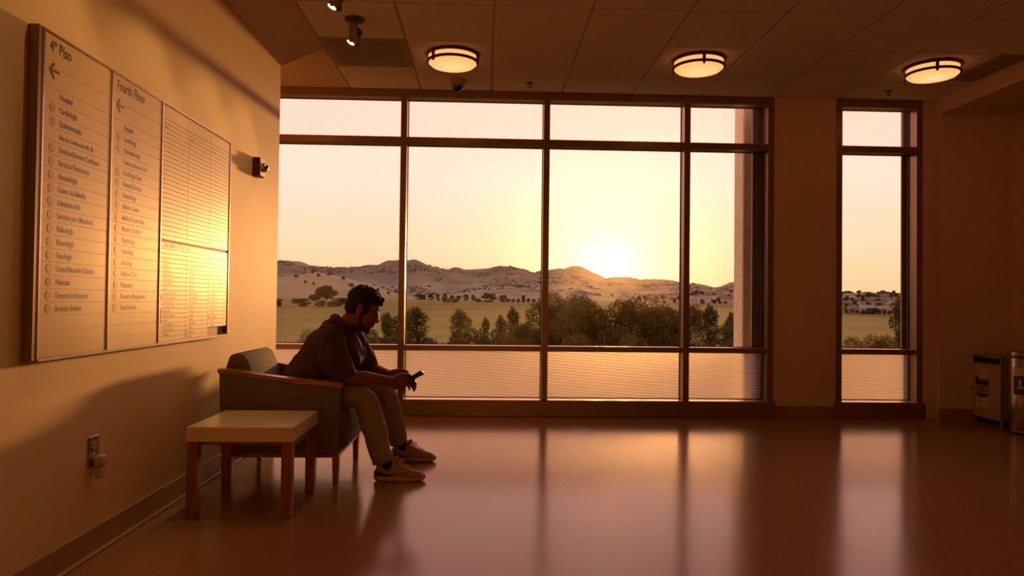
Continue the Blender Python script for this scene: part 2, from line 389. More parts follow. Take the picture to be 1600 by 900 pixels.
bm = bmesh.new(); add_box(bm, GX0, 3.93, -0.012, 0.012, 0.004, 0.028)
cb0 = bm_obj('cross_bar', bm, 'grid_metal', ceil); y = GY1; k = 0
while y > REAR + 0.3:
    o = cb0 if k == 0 else inst(cb0, ceil); o.location = (0, y, H); y -= T; k += 1
# plaster border over the alcove, at the left of the tile field
st(box('ceiling_border', (-3.06, GX0 - 0.004, WALL_END - 0.36, WY + 0.2, H - 0.002, H + 0.03), 'soffit_paint'))['label'] = 'plain plaster ceiling border beside the window'

# ---- windows
def window(name, x0, x1, mull, label, ext_fin):
    """x0,x1 = outer faces of the jambs; mull = centre x of inner mullions"""
    root = st(thing(name, label, loc=((x0 + x1) / 2, WY, 0)))
    ox, oy = (x0 + x1) / 2, WY
    def fb(nm, a, b, c, d, e, f, m='frame_metal', bev=0.002):
        return box(nm, (a - ox, b - ox, c - oy, d - oy, e, f), m, root, bev=bev)
    B = GY + 0.03
    fb('jamb', x0, x0 + 0.055, WY - 0.004, B, 0.138, H - 0.02); fb('jamb', x1 - 0.055, x1, WY - 0.004, B, 0.138, H - 0.02)
    for mx_ in mull: fb('mullion', mx_ - 0.0265, mx_ + 0.0265, WY, B, 0.138, H - 0.02)
    edges = [x0 + 0.055] + [v for mx_ in mull for v in (mx_ - 0.0265, mx_ + 0.0265)] + [x1 - 0.055]
    fb('head', x0, x1, WY + 0.002, B, 2.735, H + 0.02)
    fb('kick_panel', x0 - 0.012, x1 + 0.012, WY - 0.035, B, 0.0, 0.136, bev=0.004)
    for a, b in zip(edges[::2], edges[1::2]):
        fb('transom', a, b, WY + 0.002, B, 2.335, 2.392)
        fb('transom', a, b, WY + 0.002, B, 0.553, 0.597)
        fb('sill_sheen_strip', a, b, WY + 0.006, GY - 0.004, 0.597, 0.600, 'frame_sill_sheen', 0.0)
        fb('sill_sheen_strip', a, b, WY - 0.030, GY - 0.004, 0.136, 0.140, 'frame_sill_sheen', 0.0)
        for z0, z1, m in ((0.140, 0.553, 'frit_lower'), (0.600, 2.335, 'glass'), (2.392, 2.735, 'frit_upper')):
            fb('pane', a - 0.005, b + 0.005, GY, GY + 0.006, z0 - 0.003, z1 + 0.003, m, 0.0)
            g = 0.006
            bmg = bmesh.new()
            for q in ((a, a + g, GY - 0.006, GY - 0.0005, z0, z1), (b - g, b, GY - 0.006, GY - 0.0005, z0, z1), (a + g, b - g, GY - 0.006, GY - 0.0005, z0, z0 + g), (a + g, b - g, GY - 0.006, GY - 0.0005, z1 - g, z1)):
                add_box(bmg, q[0] - ox, q[1] - ox, q[2] - oy, q[3] - oy, q[4], q[5])
            bm_obj('gasket', bmg, 'gasket', root)
    if ext_fin:
        fb('outer_fin', x1 - 0.055 - ext_fin, x1, GY + 0.05, GY + 0.07, 0.0, H, 'fin_metal')
    return root
window('window_1', -3.06, 2.514, [-1.955, -0.7225, 0.5135, 1.7465], 'wide wall of glass in brown metal frames', 0.075)
window('window_2', 3.069, 3.848, [], 'narrow tall window right of the brown pier', 0.035)
# outside concrete pier seen through the fourth bay
col = st(box('outside_pier', (2.385, 3.12, 6.48, 6.72, -10.0, 6.0), 'concrete', bev=0.01)); col['label'] = 'rough concrete pier standing outside the window'

# ================================================================== OUTSIDE
PXC = {}
def ray(px, py):
    return _f + _r2 * ((px - 800) / FPX) - _u2 * ((py - 450) / FPX)
def horizon(px):
    return 466.9 + 0.0118 * (px - 757)
def az_of(px):
    d = ray(px, horizon(px)); return math.atan2(d.x, d.y)
_pp = np.linspace(-200, 1900, 400); _aa = np.array([az_of(p) for p in _pp])
def interp_px(points):
    a = np.array([p[0] for p in points], float); b = np.array([p[1] for p in points], float)
    return lambda p: np.interp(p, a, b)
sky_pts = [(-200, 430), (300, 414), (437, 411), (455, 412), (480, 417), (520, 419), (560, 417), (600, 417), (632, 413), (648, 411), (670, 414), (700, 421), (708, 420), (725, 423), (740, 421), (760, 420), (780, 416), (795, 417), (815, 419), (835, 424), (850, 421), (870, 419), (890, 419), (905, 423), (925, 430), (945, 435), (960, 432), (985, 432), (1000, 436), (1020, 435), (1040, 439), (1062, 443), (1080, 443), (1100, 446), (1115, 450), (1125, 449), (1135, 445), (1147, 442), (1180, 446), (1250, 462), (1330, 470), (1900, 474)]
e_far = interp_px([(x, horizon(x) - y_) for x, y_ in sky_pts])
e_gold = interp_px([(-200, 18), (250, 24), (380, 30), (430, 31), (460, 32), (490, 39), (520, 35), (550, 29), (580, 22), (600, 15), (640, 4), (690, -6), (1900, -6)])
e_mid = interp_px([(-200, -6), (640, 5), (700, 12), (760, 22), (800, 25), (830, 20), (860, 14), (900, 20), (930, 12), (980, 10), (1060, 9), (1147, 12), (1250, 2), (1900, 2)])
e_town = interp_px([(-200, -8), (900, -6), (960, 2), (1060, 9), (1100, 13), (1147, 15), (1220, 14), (1300, 11), (1420, 10), (1900, 8)])
def sstep(a, b, v):
    t = np.clip((v - a) / (b - a), 0, 1); return t * t * (3 - 2 * t)
def vnoise(x, y, seed=0):
    xi = np.floor(x).astype(int); yi = np.floor(y).astype(int); xf = x - xi; yf = y - yi
    def h(a, b): return np.modf(np.abs(np.sin(a * 127.1 + b * 311.7 + seed * 74.7) * 43758.5453))[0]
    u = xf * xf * (3 - 2 * xf); v = yf * yf * (3 - 2 * yf)
    return (h(xi, yi) * (1 - u) + h(xi + 1, yi) * u) * (1 - v) + (h(xi, yi + 1) * (1 - u) + h(xi + 1, yi + 1) * u) * v
def fbm(x, y, seed=0, o=4):
    s_ = 0; a = 0.5
    for k in range(o): s_ = s_ + a * (vnoise(x, y, seed + k) - 0.5); x = x * 2.03; y = y * 2.03; a *= 0.5
    return s_
def terrain(az, r):
    p = np.interp(az, _aa, _pp)
    base = -10.0 + 10.5 * np.clip((r - 150) / 1050, 0, 1.4)
    X, Y_ = r * np.sin(az), r * np.cos(az)
    z = base + fbm(X / 60, Y_ / 60, 3) * 0.5 * np.clip((r - 100) / 300, 0, 1)
    def ridge(e, r0, r1, back, rough, seed):
        top = 0.99 + e * r1 / 1103.0
        s_ = np.where(r <= r1, sstep(r0, r1, r) ** 1.0, 1 - sstep(r1, r1 + back, r))
        zz = base + (top - base) * s_
        g = fbm(X / 190, Y_ / 190, seed, 5) * rough * s_ * np.where(r < r1, np.clip((r1 - r) / (r1 - r0) * 2.2, 0, 1), 1)
        return zz + g
    z = np.maximum(z, ridge(e_gold(p), 640, 1150, 600, 12, 11))
    z = np.maximum(z, ridge(e_mid(p), 1150, 1900, 700, 40, 17))
    z = np.maximum(z, ridge(e_far(p), 1500, 2700, 1200, 90, 23))
    z = np.maximum(z, ridge(e_town(p), np.where(p > 1240, 480, 820), np.where(p > 1240, 900, 1400), 700, 3, 31))
    return z
def ground_z(x, y):
    return float(terrain(np.array([math.atan2(x, y)]), np.array([math.hypot(x, y)]))[0])
def place(px, r):
    a = az_of(px); x, y = r * math.sin(a), r * math.cos(a)
    return x, y, ground_z(x, y)

def terrain_mat():
    m = mat('dry_grassland', (0.3, 0.22, 0.12), 1.0, spec=0.05)
    t = m.node_tree; b = t.nodes['Principled BSDF']
    geo = N(t, 'ShaderNodeNewGeometry'); ln = N(t, 'ShaderNodeVectorMath', operation='LENGTH'); t.links.new(geo.outputs['Position'], ln.inputs[0])
    def noise_(scale, det, lo, hi):
        n = N(t, 'ShaderNodeTexNoise'); n.inputs['Scale'].default_value = scale; n.inputs['Detail'].default_value = det; t.links.new(geo.outputs['Position'], n.inputs[0])
        mr = N(t, 'ShaderNodeMapRange'); t.links.new(n.outputs[0], mr.inputs[0]); mr.inputs[1].default_value = lo; mr.inputs[2].default_value = hi; return mr.outputs[0]
    def mix(f, a, b_):
        mx = N(t, 'ShaderNodeMix', data_type='RGBA')
        if isinstance(f, float): mx.inputs[0].default_value = f
        else: t.links.new(f, mx.inputs[0])
        for k, v in ((6, a), (7, b_)):
            if isinstance(v, tuple): mx.inputs[k].default_value = (*v, 1)
            else: t.links.new(v, mx.inputs[k])
        return mx.outputs[2]
    def step(lo, hi):
        mr = N(t, 'ShaderNodeMapRange'); t.links.new(ln.outputs['Value'], mr.inputs[0]); mr.inputs[1].default_value = lo; mr.inputs[2].default_value = hi; return mr.outputs[0]
    field = mix(noise_(0.02, 5, 0.35, 0.65), (0.11, 0.11, 0.028), (0.16, 0.15, 0.042))
    green = mix(noise_(0.015, 4, 0.35, 0.65), (0.098, 0.090, 0.026), (0.140, 0.118, 0.038))
    field = mix(step(230, 520), field, green)
    gold = mix(noise_(0.012, 6, 0.3, 0.7), (0.23, 0.205, 0.13), (0.165, 0.145, 0.09))
    sz = N(t, 'ShaderNodeSeparateXYZ'); t.links.new(geo.outputs['Position'], sz.inputs[0])
    hz_ = N(t, 'ShaderNodeMapRange'); t.links.new(sz.outputs['Z'], hz_.inputs[0]); hz_.inputs[1].default_value = -2.5; hz_.inputs[2].default_value = 3.0
    c = mix(hz_.outputs[0], field, gold)
    scrub = mix(noise_(0.012, 10, 0.40, 0.60), (0.175, 0.165, 0.135), (0.10, 0.098, 0.085))  # scrub ground with a purplish haze tint mixed into its colours
    c = mix(step(1250, 1500), c, scrub)
    dark = mix(noise_(0.010, 10, 0.40, 0.60), (0.125, 0.115, 0.098), (0.072, 0.068, 0.060))
    c = mix(step(1950, 2250), c, dark)
    t.links.new(c, b.inputs['Base Color'])
terrain_mat()
naz, nr = 420, 150
AZ = np.linspace(-0.95, 0.95, naz); RR = 14 * (5200 / 14) ** (np.linspace(0, 1, nr) ** 0.72)
A2, R2 = np.meshgrid(AZ, RR, indexing='ij'); Z2 = terrain(A2, R2)
V = np.stack([R2 * np.sin(A2), R2 * np.cos(A2), Z2], -1).reshape(-1, 3)
idx = np.arange(naz * nr).reshape(naz, nr)
Fq = np.stack([idx[:-1, :-1], idx[1:, :-1], idx[1:, 1:], idx[:-1, 1:]], -1).reshape(-1, 4)
g = mesh_obj('ground_hills', V.tolist(), Fq.tolist(), 'dry_grassland', smooth=True)
st(g)['label'] = 'dry field running out to golden hills and a dark ridge'

# ---- trees: every tree its own thing
def leaves(blobs, n, size, seed):
    r_ = np.random.default_rng(seed)
    vol = np.array([b[3] * b[4] * b[5] for b in blobs]) ** 0.66; pr = vol / vol.sum()
    which = r_.choice(len(blobs), n, p=pr); B = np.array(blobs)[which]
    d = r_.normal(size=(n, 3)); d /= np.linalg.norm(d, axis=1)[:, None]
    rad = r_.uniform(0.55, 1.05, n)[:, None]
    ctr = B[:, :3] + d * B[:, 3:6] * rad
    a = r_.normal(size=(n, 3)); a /= np.linalg.norm(a, axis=1)[:, None]
    b = np.cross(a, r_.normal(size=(n, 3))); b /= np.linalg.norm(b, axis=1)[:, None] + 1e-9
    s_ = size * r_.uniform(0.6, 1.3, n)[:, None]
    v = np.stack([ctr - a * s_, ctr + b * s_ * 0.55, ctr + a * s_, ctr - b * s_ * 0.55], 1).reshape(-1, 3)
    return v, np.arange(4 * n).reshape(n, 4)
def tree_meshes(kind, seed):
    """unit tree: height 1, crown half width about 0.3"""
    r_ = random.Random(seed); blobs = []
    if kind == 'pine':
        lv = 9
        for k in range(lv):
            t_ = k / (lv - 1); z = 0.16 + 0.74 * t_; wd = 0.36 * (1 - t_) ** 0.5 + 0.03
            m_ = max(1, int(6 * (1 - t_)) + 1)
            for j in range(m_):
                a = 6.283 * (j + r_.random()) / m_; q = wd * r_.uniform(0.45, 1.0)
                blobs.append((q * math.cos(a), q * math.sin(a), z + r_.uniform(-0.03, 0.06), 0.085 * (1.15 - 0.6 * t_), 0.085 * (1.15 - 0.6 * t_), 0.075))
            blobs.append((0, 0, z, 0.05, 0.05, 0.06))
        blobs.append((0.01, 0, 0.95, 0.022, 0.022, 0.06)); blobs.append((0.06, 0.02, 0.84, 0.02, 0.02, 0.05))
        n, sz, lm = 32000, 0.0085, 'leaf_pine'
    elif kind == 'shrub':
        for j in range(16):
            a = r_.uniform(0, 6.283); q = 0.38 * math.sqrt(r_.random()); blobs.append((q * math.cos(a), q * math.sin(a), r_.uniform(0.25, 0.86) * (1 - 0.5 * q), 0.16, 0.16, 0.15))
        n, sz, lm = 34000, 0.0085, 'leaf_broad'
    else:
        for j in range(26):
            a = r_.uniform(0, 6.283); z = r_.uniform(0.22, 0.9); wd = 0.36 * math.sqrt(max(0.05, 1 - ((z - 0.45) / 0.52) ** 2)); q = wd * math.sqrt(r_.random())
            blobs.append((q * math.cos(a), q * math.sin(a), z, 0.12, 0.12, 0.10))
        n, sz, lm = 34000, 0.0085, 'leaf_broad'
    if kind == 'russet': lm = 'leaf_russet'
    v, f = leaves(blobs, n, sz, seed)
    me = bpy.data.meshes.new('crown'); me.from_pydata(v.tolist(), [], f.tolist()); me.materials.append(MATS[lm])
    bm = bmesh.new(); add_cyl(bm, (0, 0, -0.05), (0, 0, 0.45), 0.022, 0.014, 7); add_cyl(bm, (0, 0, 0.45), (0.01, 0, 0.9), 0.014, 0.004, 6)
    for j in range(5):
        a = r_.uniform(0, 6.283); z = 0.3 + 0.1 * j; add_cyl(bm, (0, 0, z), (0.2 * math.cos(a) * (1 - z), 0.2 * math.sin(a) * (1 - z), z + 0.1), 0.008, 0.003, 5)
    mt = bpy.data.meshes.new('trunk'); bm.to_mesh(mt); bm.free(); mt.materials.append(MATS['trunk'])
    return me, mt
TREES = {(k, s_): tree_meshes(k, 40 + s_ * 7 + len(k)) for k in ('pine', 'broad', 'shrub', 'russet') for s_ in (0, 1)}
_tc = [0]
def tree(name, px, top, wpx, dist, kind, label, group=None):
    a = az_of(px); x, y = dist * math.sin(a), dist * math.cos(a); z0 = ground_z(x, y)
    h = (CAM_H + (horizon(px) - top) * y / (1103 * math.cos(a) ** 0) * 1.0) - z0
    wd = wpx * y / 1103.0
    _tc[0] += 1; me, mt = TREES[(kind, _tc[0] % 2)]
    root = thing(name, label, 'shrub' if kind == 'shrub' else 'tree', (x, y, z0), group)
    sx = wd * {'pine': 4.2, 'broad': 2.3, 'shrub': 2.0, 'russet': 2.4}[kind]; rz = random.uniform(0, 6.28)
    for nm, m_ in (('crown', me), ('trunk', mt)):
        o = bpy.data.objects.new(nm, m_); C.objects.link(o); o.parent = root; o.scale = (sx, sx, h); o.rotation_euler = (0, 0, rz)
    return root
for spec in [
    ('leafy_shrub', 480, 503, 66, 62, 'shrub', 'rounded olive shrub behind the armchair, left of the seated man'),
    ('leafy_shrub', 447, 507, 44, 66, 'shrub', 'dull green shrub at the left edge of the glass beside the lit wall'),
    ('pine_tree', 607, 486, 46, 72, 'pine', 'small pine just right of the man\'s chin'),
    ('leafy_shrub', 590, 505, 50, 60, 'shrub', 'low shrub between the man\'s chest and the first mullion'),
    ('pine_tree', 655, 478, 80, 66, 'pine', 'broad dark pine just right of the first mullion'),
    ('leafy_shrub', 683, 505, 40, 60, 'shrub', 'low shrub between two pines in the second bay'),
    ('pine_tree', 714, 481, 54, 70, 'pine', 'conical pine standing alone in the second bay'),
    ('pine_tree', 759, 494, 32, 74, 'pine', 'slim young pine left of the pine with a tall leader in the second bay'),
    ('pine_tree', 780, 490, 28, 76, 'pine', 'thin pine between two others in the second bay'),
    ('pine_tree', 802, 478, 50, 68, 'pine', 'pine with a tall bare leader near the second mullion'),
    ('broadleaf_tree', 836, 497, 50, 64, 'broad', 'bushy round tree against the second mullion, left side'),
    ('broadleaf_tree', 893, 452, 92, 66, 'broad', 'tallest broad tree left of the setting sun'),
    ('pine_tree', 943, 480, 36, 76, 'pine', 'thin tree directly below the setting sun'),
    ('broadleaf_tree', 980, 459, 84, 64, 'broad', 'broad pointed tree right of the setting sun'),
    ('leafy_shrub', 880, 508, 90, 52, 'shrub', 'wide shrub under the tallest broad tree'),
    ('leafy_shrub', 945, 506, 80, 54, 'shrub', 'wide shrub in the middle of the third bay'),
    ('leafy_shrub', 1010, 508, 84, 52, 'shrub', 'wide shrub under the pointed broad tree'),
    ('broadleaf_tree', 1032, 474, 60, 66, 'broad', 'medium broad tree left of the third mullion'),
    ('broadleaf_tree', 1060, 466, 58, 70, 'broad', 'dark broad tree partly behind the third mullion'),
    ('pine_tree', 1110, 474, 62, 64, 'pine', 'conical pine in the fourth bay left of the concrete pier'),
    ('pine_tree', 1140, 486, 36, 70, 'pine', 'knobbly pine beside the concrete pier'),
    ('leafy_shrub', 1088, 500, 44, 58, 'shrub', 'shrub in the fourth bay beside the third mullion'),
    ('leafy_shrub', 1140, 512, 60, 54, 'shrub', 'low shrub at the foot of the pier in the fourth bay'),
    ('pine_tree', 1406, 462, 50, 60, 'pine', 'tall dark pine at the right edge of the narrow window'),
    ('leafy_shrub', 775, 510, 70, 56, 'shrub', 'low shrub under the slim pines in the second bay'),
    ('leafy_shrub', 733, 518, 40, 58, 'shrub', 'low shrub just right of the lone conical pine'),
    ('leafy_shrub', 820, 515, 60, 54, 'shrub', 'low shrub beside the second mullion, left side'),
    ('leafy_shrub', 1328, 516, 48, 60, 'shrub', 'green shrub at the left edge of the narrow window'),
    ('russet_tree', 1360, 511, 58, 56, 'russet', 'reddish brown bush in the middle of the narrow window'),
    ('leafy_shrub', 1392, 509, 50, 54, 'shrub', 'dark shrub below the pine in the narrow window'),
]:
    tree(*spec)
# mid-distance trees: (px, crown top y, width px, distance)
def far_blob(seed):
    r_ = random.Random(seed); blobs = []
    for j in range(14):
        a = r_.uniform(0, 6.283); z = r_.uniform(0.12, 0.85); q = 0.36 * math.sqrt(r_.random()) * (1.1 - abs(z - 0.4)); blobs.append((q * math.cos(a), q * math.sin(a), z, 0.18, 0.18, 0.15))
    v, f = leaves(blobs, 3000, 0.036, seed); me = bpy.data.meshes.new('crown'); me.from_pydata(v.tolist(), [], f.tolist()); me.materials.append(MATS['leaf_far_hazed']); return me
FAR = [far_blob(k) for k in range(4)]
def far_tree(name, px, hpx, wpx, r, label, group=None, zoff=0.0):
    x, y, z = place(px, r); k = _tc[0] = _tc[0] + 1
    o = bpy.data.objects.new(name, FAR[k % 4]); C.objects.link(o)
    s_ = r / 1103.0; o.location = (x, y, z - 0.06 * hpx * s_ + zoff); o.scale = (wpx * s_ / 0.95, wpx * s_ / 0.95, hpx * s_ * 1.05); o.rotation_euler = (0, 0, random.uniform(0, 6.28))
    return tag(o, label, 'tree', group)
far_tree('oak_tree', 507, 33, 46, 590, 'large spreading oak in the field left of the man\'s head')
far_tree('oak_bush', 469, 13, 30, 590, 'low dark thicket left of the large spreading oak')
far_tree('oak_bush', 436, 11, 18, 590, 'dark bush at the far left edge of the field')
far_tree('oak_bush', 531, 14, 34, 600, 'dark thicket touching the back of the man\'s head')
far_tree('oak_tree', 655, 10, 18, 900, 'leftmost dark oak at the edge of the field right of the first mullion')
far_tree('oak_tree', 697, 6, 16, 900, 'low dark oak in the second bay, left one of a close pair')
far_tree('oak_tree', 711, 7, 13, 900, 'low dark oak in the second bay, right one of a close pair')
far_tree('oak_tree', 747, 7, 16, 940, 'small dark oak left of the tall grove at the foot of the hill')
far_tree('oak_tree', 765, 15, 28, 980, 'tallest grove tree at the foot of the hill in the second bay')
far_tree('oak_tree', 786, 12, 18, 1010, 'grove tree right of the tallest one at the foot of the hill')
far_tree('oak_tree', 818, 8, 9, 1230, 'single round oak on the bare slope left of the second mullion')
for k, px in enumerate(range(662, 745, 11)):
    far_tree('hedge_tree', px, random.uniform(8, 12), 10.5, 1130, 'dark tree in the hedgerow at the foot of the ridge', 'hedgerow at the foot of the ridge')
for k, px in enumerate(range(786, 838, 8)):
    far_tree('hedge_bush', px, 5 + random.uniform(0, 2), 8, 1000, 'low bush in the hedge left of the second mullion', 'low hedge by the field')
for px, r in ((488, 1050), (497, 960), (477, 900), (490, 880), (536, 980), (514, 1040), (462, 1000), (548, 900), (572, 850), (590, 900), (607, 900), (625, 880)):
    far_tree('hill_oak', px, random.uniform(3.5, 6), random.uniform(6, 10), r, 'small dark oak dotted on the golden hill', 'oaks on the golden hill')
# scrub on the far ridge: uncountable
vv, ff, nn = [], [], 0
for k in range(3600):
    px = random.uniform(425, 1160); r = random.uniform(1500, 2690)
    x, y, z = place(px, r); s_ = random.uniform(1.8, 4.6); a0 = random.uniform(0, 6)
    if noise.noise((x / 150, y / 150, 0)) + 0.25 * noise.noise((x / 40, y / 40, 3)) < 0.06: continue
    ring = [(x + s_ * math.cos(a0 + q * 1.047) * random.uniform(0.7, 1.2), y + s_ * math.sin(a0 + q * 1.047), z - 1) for q in range(6)]
    ring2 = [(x + s_ * 0.8 * math.cos(a0 + q * 1.047), y + s_ * 0.8 * math.sin(a0 + q * 1.047), z + s_ * random.uniform(0.4, 0.7)) for q in range(6)]
    vv += ring + ring2 + [(x, y, z + s_ * random.uniform(0.8, 1.1))]
    for q in range(6):
        ff.append((nn + q, nn + (q + 1) % 6, nn + 6 + (q + 1) % 6, nn + 6 + q)); ff.append((nn + 6 + q, nn + 6 + (q + 1) % 6, nn + 12))
    nn += 13
tag(mesh_obj('ridge_scrub', vv, ff, 'leaf_scrub_hazed'), 'dark scrub scattered over the far ridge', 'scrub', kind='stuff')
# ---- the town: each house a thing with walls, roof, windows
def house_meshes(k):
    L, D, hh, rh = ((14, 9, 5.2, 3.0), (11, 9, 6.0, 2.4), (17, 10, 5.0, 3.4))[k]
    b1 = bmesh.new(); add_box(b1, -L / 2, L / 2, -D / 2, D / 2, -3, hh)
    if k != 1: add_box(b1, L * 0.12, L * 0.42, -D / 2 - 3, -D / 2, -3, hh * 0.8)
    m1 = bpy.data.meshes.new('walls'); b1.to_mesh(m1); b1.free()
    e = 0.6; v = [(-L / 2 - e, -D / 2 - e, hh), (L / 2 + e, -D / 2 - e, hh), (L / 2 + e, D / 2 + e, hh), (-L / 2 - e, D / 2 + e, hh), (-L / 2 + 2, 0, hh + rh), (L / 2 - 2, 0, hh + rh)]
    f = [(0, 1, 5, 4), (2, 3, 4, 5), (1, 2, 5), (3, 0, 4), (3, 2, 1, 0)]
    m2 = bpy.data.meshes.new('roof'); m2.from_pydata(v, [], f)
    b3 = bmesh.new()
    for i in range(3): add_box(b3, -L * 0.4 + i * L * 0.16, -L * 0.4 + i * L * 0.16 + 1.3, -D / 2 - 0.05, -D / 2 + 0.1, hh * 0.5, hh * 0.5 + 1.4)
    m3 = bpy.data.meshes.new('windows'); b3.to_mesh(m3); b3.free(); m3.materials.append(MATS['house_window'])
    return m1, m2, m3
OCC = []
def free(px, r, rad):
    x, y, z = place(px, r)
    if any(math.hypot(x - a, y - b) < rad + c for a, b, c in OCC): return False
    OCC.append((x, y, rad)); return True
HM = [house_meshes(k) for k in range(3)]
for m_ in HM:
    m_[0].materials.append(None); m_[1].materials.append(None)
def house(px, r, kind, wallm, roofm, label, group, sc=1.0):
    x, y, z = place(px, r); OCC.append((x, y, 5.0 * sc)); root = thing('house', label, 'house', (x, y, z), group)
    root.rotation_euler = (0, 0, math.radians(random.uniform(-40, 25))); root.scale = (sc, sc, sc)
    for nm, me, mm in (('walls', HM[kind][0], wallm), ('roof', HM[kind][1], roofm), ('window_row', HM[kind][2], None)):
        o = bpy.data.objects.new(nm, me); C.objects.link(o); o.parent = root
        if nm == 'window_row': o['kind'] = 'stuff'
        if mm: o.material_slots[0].link = 'OBJECT'; o.material_slots[0].material = MATS[mm]
for px, r, k, wm, rm in [(1084, 960, 0, 'house_wall', 'house_roof_grey'), (1092, 1060, 1, 'house_wall_tan', 'house_roof'), (1100, 980, 2, 'house_wall', 'house_roof_grey'), (1108, 1120, 0, 'house_wall_tan', 'house_roof'), (1114, 1000, 1, 'house_wall', 'house_roof_grey'), (1121, 1180, 2, 'house_wall_tan', 'house_roof'), (1117, 1260, 1, 'house_wall', 'house_roof_grey'), (1128, 1010, 0, 'house_wall', 'house_roof'), (1136, 1080, 1, 'house_wall_tan', 'house_roof_grey'), (1143, 980, 2, 'house_wall', 'house_roof'), (1132, 1240, 0, 'house_wall', 'house_roof'), (1050, 1060, 1, 'house_wall_tan', 'house_roof_grey'), (1060, 1130, 0, 'house_wall_tan', 'house_roof'), (1038, 1180, 2, 'house_wall_tan', 'house_roof'), (1022, 1200, 0, 'house_wall_tan', 'house_roof'), (1150, 1130, 0, 'house_wall', 'house_roof')]:
    house(px, r, k, wm, rm, ('small pale house among trees on the slope below the ridge' if wm == 'house_wall' else 'small tan house among trees on the slope below the ridge'), 'houses below the ridge')
_hr = random.Random(3); _i = 0
for r, p0, p1, n_ in ((560, 1326, 1412, 4), (630, 1318, 1408, 4), (700, 1324, 1412, 5), (780, 1316, 1412, 5), (860, 1320, 1412, 5)):
    for q in range(n_):
        _i += 1
        house(p0 + (p1 - p0) * (q + 0.25 + 0.3 * _hr.random()) / n_, r + _hr.uniform(-6, 6), _i % 3, ('house_wall', 'house_wall_tan')[_i % 2], ('house_roof', 'house_roof_grey', 'house_roof')[(_i // 2) % 3], 'house on the town slope in the narrow window', 'houses in the narrow window', 0.62)
for k in range(70):
    px = random.uniform(990, 1165); r = random.uniform(920, 1380); wp = random.uniform(6, 10)
    if free(px, r, wp * r / 2206): far_tree('town_tree', px, random.uniform(4, 8), wp, r, 'dark tree among the houses below the ridge', 'trees among the houses below the ridge')
for k in range(12):
    far_tree('front_tree', 1314 + k * 8.5, random.uniform(5, 8), 7.5, 535, 'dark tree in the row along the foot of the town in the narrow window', 'tree row at the foot of the town')
for k in range(120):
    px = random.uniform(1308, 1425); r = random.uniform(560, 910); wp = random.uniform(5, 10)
    if free(px, r, wp * r / 2206): far_tree('town_tree', px, random.uniform(6, 11), wp, r, ('dark tree low on the town slope in the narrow window', 'dark tree halfway up the town slope in the narrow window', 'dark tree on the skyline of the town in the narrow window')[0 if r < 680 else 1 if r < 830 else 2], 'trees in the narrow window')
far_tree('dark_grove', 1361, 9, 26, 540, 'dark rounded clump in front of the houses in the narrow window')
# ---- evening haze: a thin real scattering medium over the valley
def haze(dens, g_):
    b = box('evening_haze', (-3500, 3500, 30, 4800, -60, 900), None)
    m = bpy.data.materials.new('haze'); m.use_nodes = True; t = m.node_tree; t.nodes.clear()
    v = N(t, 'ShaderNodeVolumeScatter'); v.inputs['Density'].default_value = dens; v.inputs['Anisotropy'].default_value = g_; v.inputs[0].default_value = (1.0, 0.80, 0.62, 1)
    o = N(t, 'ShaderNodeOutputMaterial'); t.links.new(v.outputs[0], o.inputs['Volume']); b.data.materials.append(m)
    tag(b, 'thin warm evening haze over the valley', 'haze', kind='stuff')
HAZE = 1 / 160000.0
if HAZE: haze(HAZE, 0.94)

# ================================================================== FITTINGS
# ---- flush ceiling lamps
def dome_mat():
    m = bpy.data.materials.new('lamp_diffuser'); m.use_nodes = True; t = m.node_tree; t.nodes.clear()
    co = N(t, 'ShaderNodeTexCoord'); ln = N(t, 'ShaderNodeVectorMath', operation='LENGTH'); t.links.new(co.outputs['Object'], ln.inputs[0])
    mr = N(t, 'ShaderNodeMapRange'); t.links.new(ln.outputs['Value'], mr.inputs[0]); mr.inputs[1].default_value = 0.06; mr.inputs[2].default_value = 0.20
    r = N(t, 'ShaderNodeValToRGB'); t.links.new(mr.outputs[0], r.inputs[0])
    r.color_ramp.elements[0].color = (2.0, 0.60, 0.26, 1); r.color_ramp.elements[1].color = (1.1, 0.38, 0.11, 1)
    e = N(t, 'ShaderNodeEmission'); t.links.new(r.outputs[0], e.inputs[0]); e.inputs[1].default_value = 1.0 * LAMP_W
    o = N(t, 'ShaderNodeOutputMaterial'); t.links.new(e.outputs[0], o.inputs[0]); MATS['lamp_diffuser'] = m
dome_mat()
def ceiling_lamp(x, y, label, rot):
    root = thing('ceiling_light', label, 'ceiling lamp', (x, y, H - 0.004), 'round ceiling lamps')
    bm = bmesh.new(); lathe(bm, [(0, 0), (0.190, 0), (0.190, -0.012), (0.165, -0.012)], n=48); bm_obj('base_plate', bm, 'bronze', root, True)
    bm = bmesh.new(); lathe(bm, [(0.176, -0.010), (0.178, -0.045), (0.176, -0.068), (0.160, -0.082), (0.110, -0.093), (0.05, -0.098), (0, -0.099)], n=48); bm_obj('diffuser', bm, 'lamp_diffuser', root, True)
    for z in (-0.012, -0.062):
        bm = bmesh.new(); lathe(bm, [(0.179, z + 0.009), (0.192, z + 0.009), (0.194, z), (0.192, z - 0.009), (0.179, z - 0.009), (0.179, z + 0.009)], n=48); bm_obj('ring', bm, 'bronze', root, True)
    for k in range(3):
        a = rot + k * 2.0944; bm = bmesh.new(); add_box(bm, 0.180, 0.197, -0.011, 0.011, -0.080, -0.002, bev=0.002)
        add_cyl(bm, (0.1885, 0, -0.090), (0.1885, 0, -0.078), 0.006, 0.008, 10)
        o = bm_obj('bracket', bm, 'bronze', root); o.rotation_euler = (0, 0, a)
ceiling_lamp(-0.265, 5.195, 'round bronze-ringed ceiling lamp at left, above the security camera', 3.93)
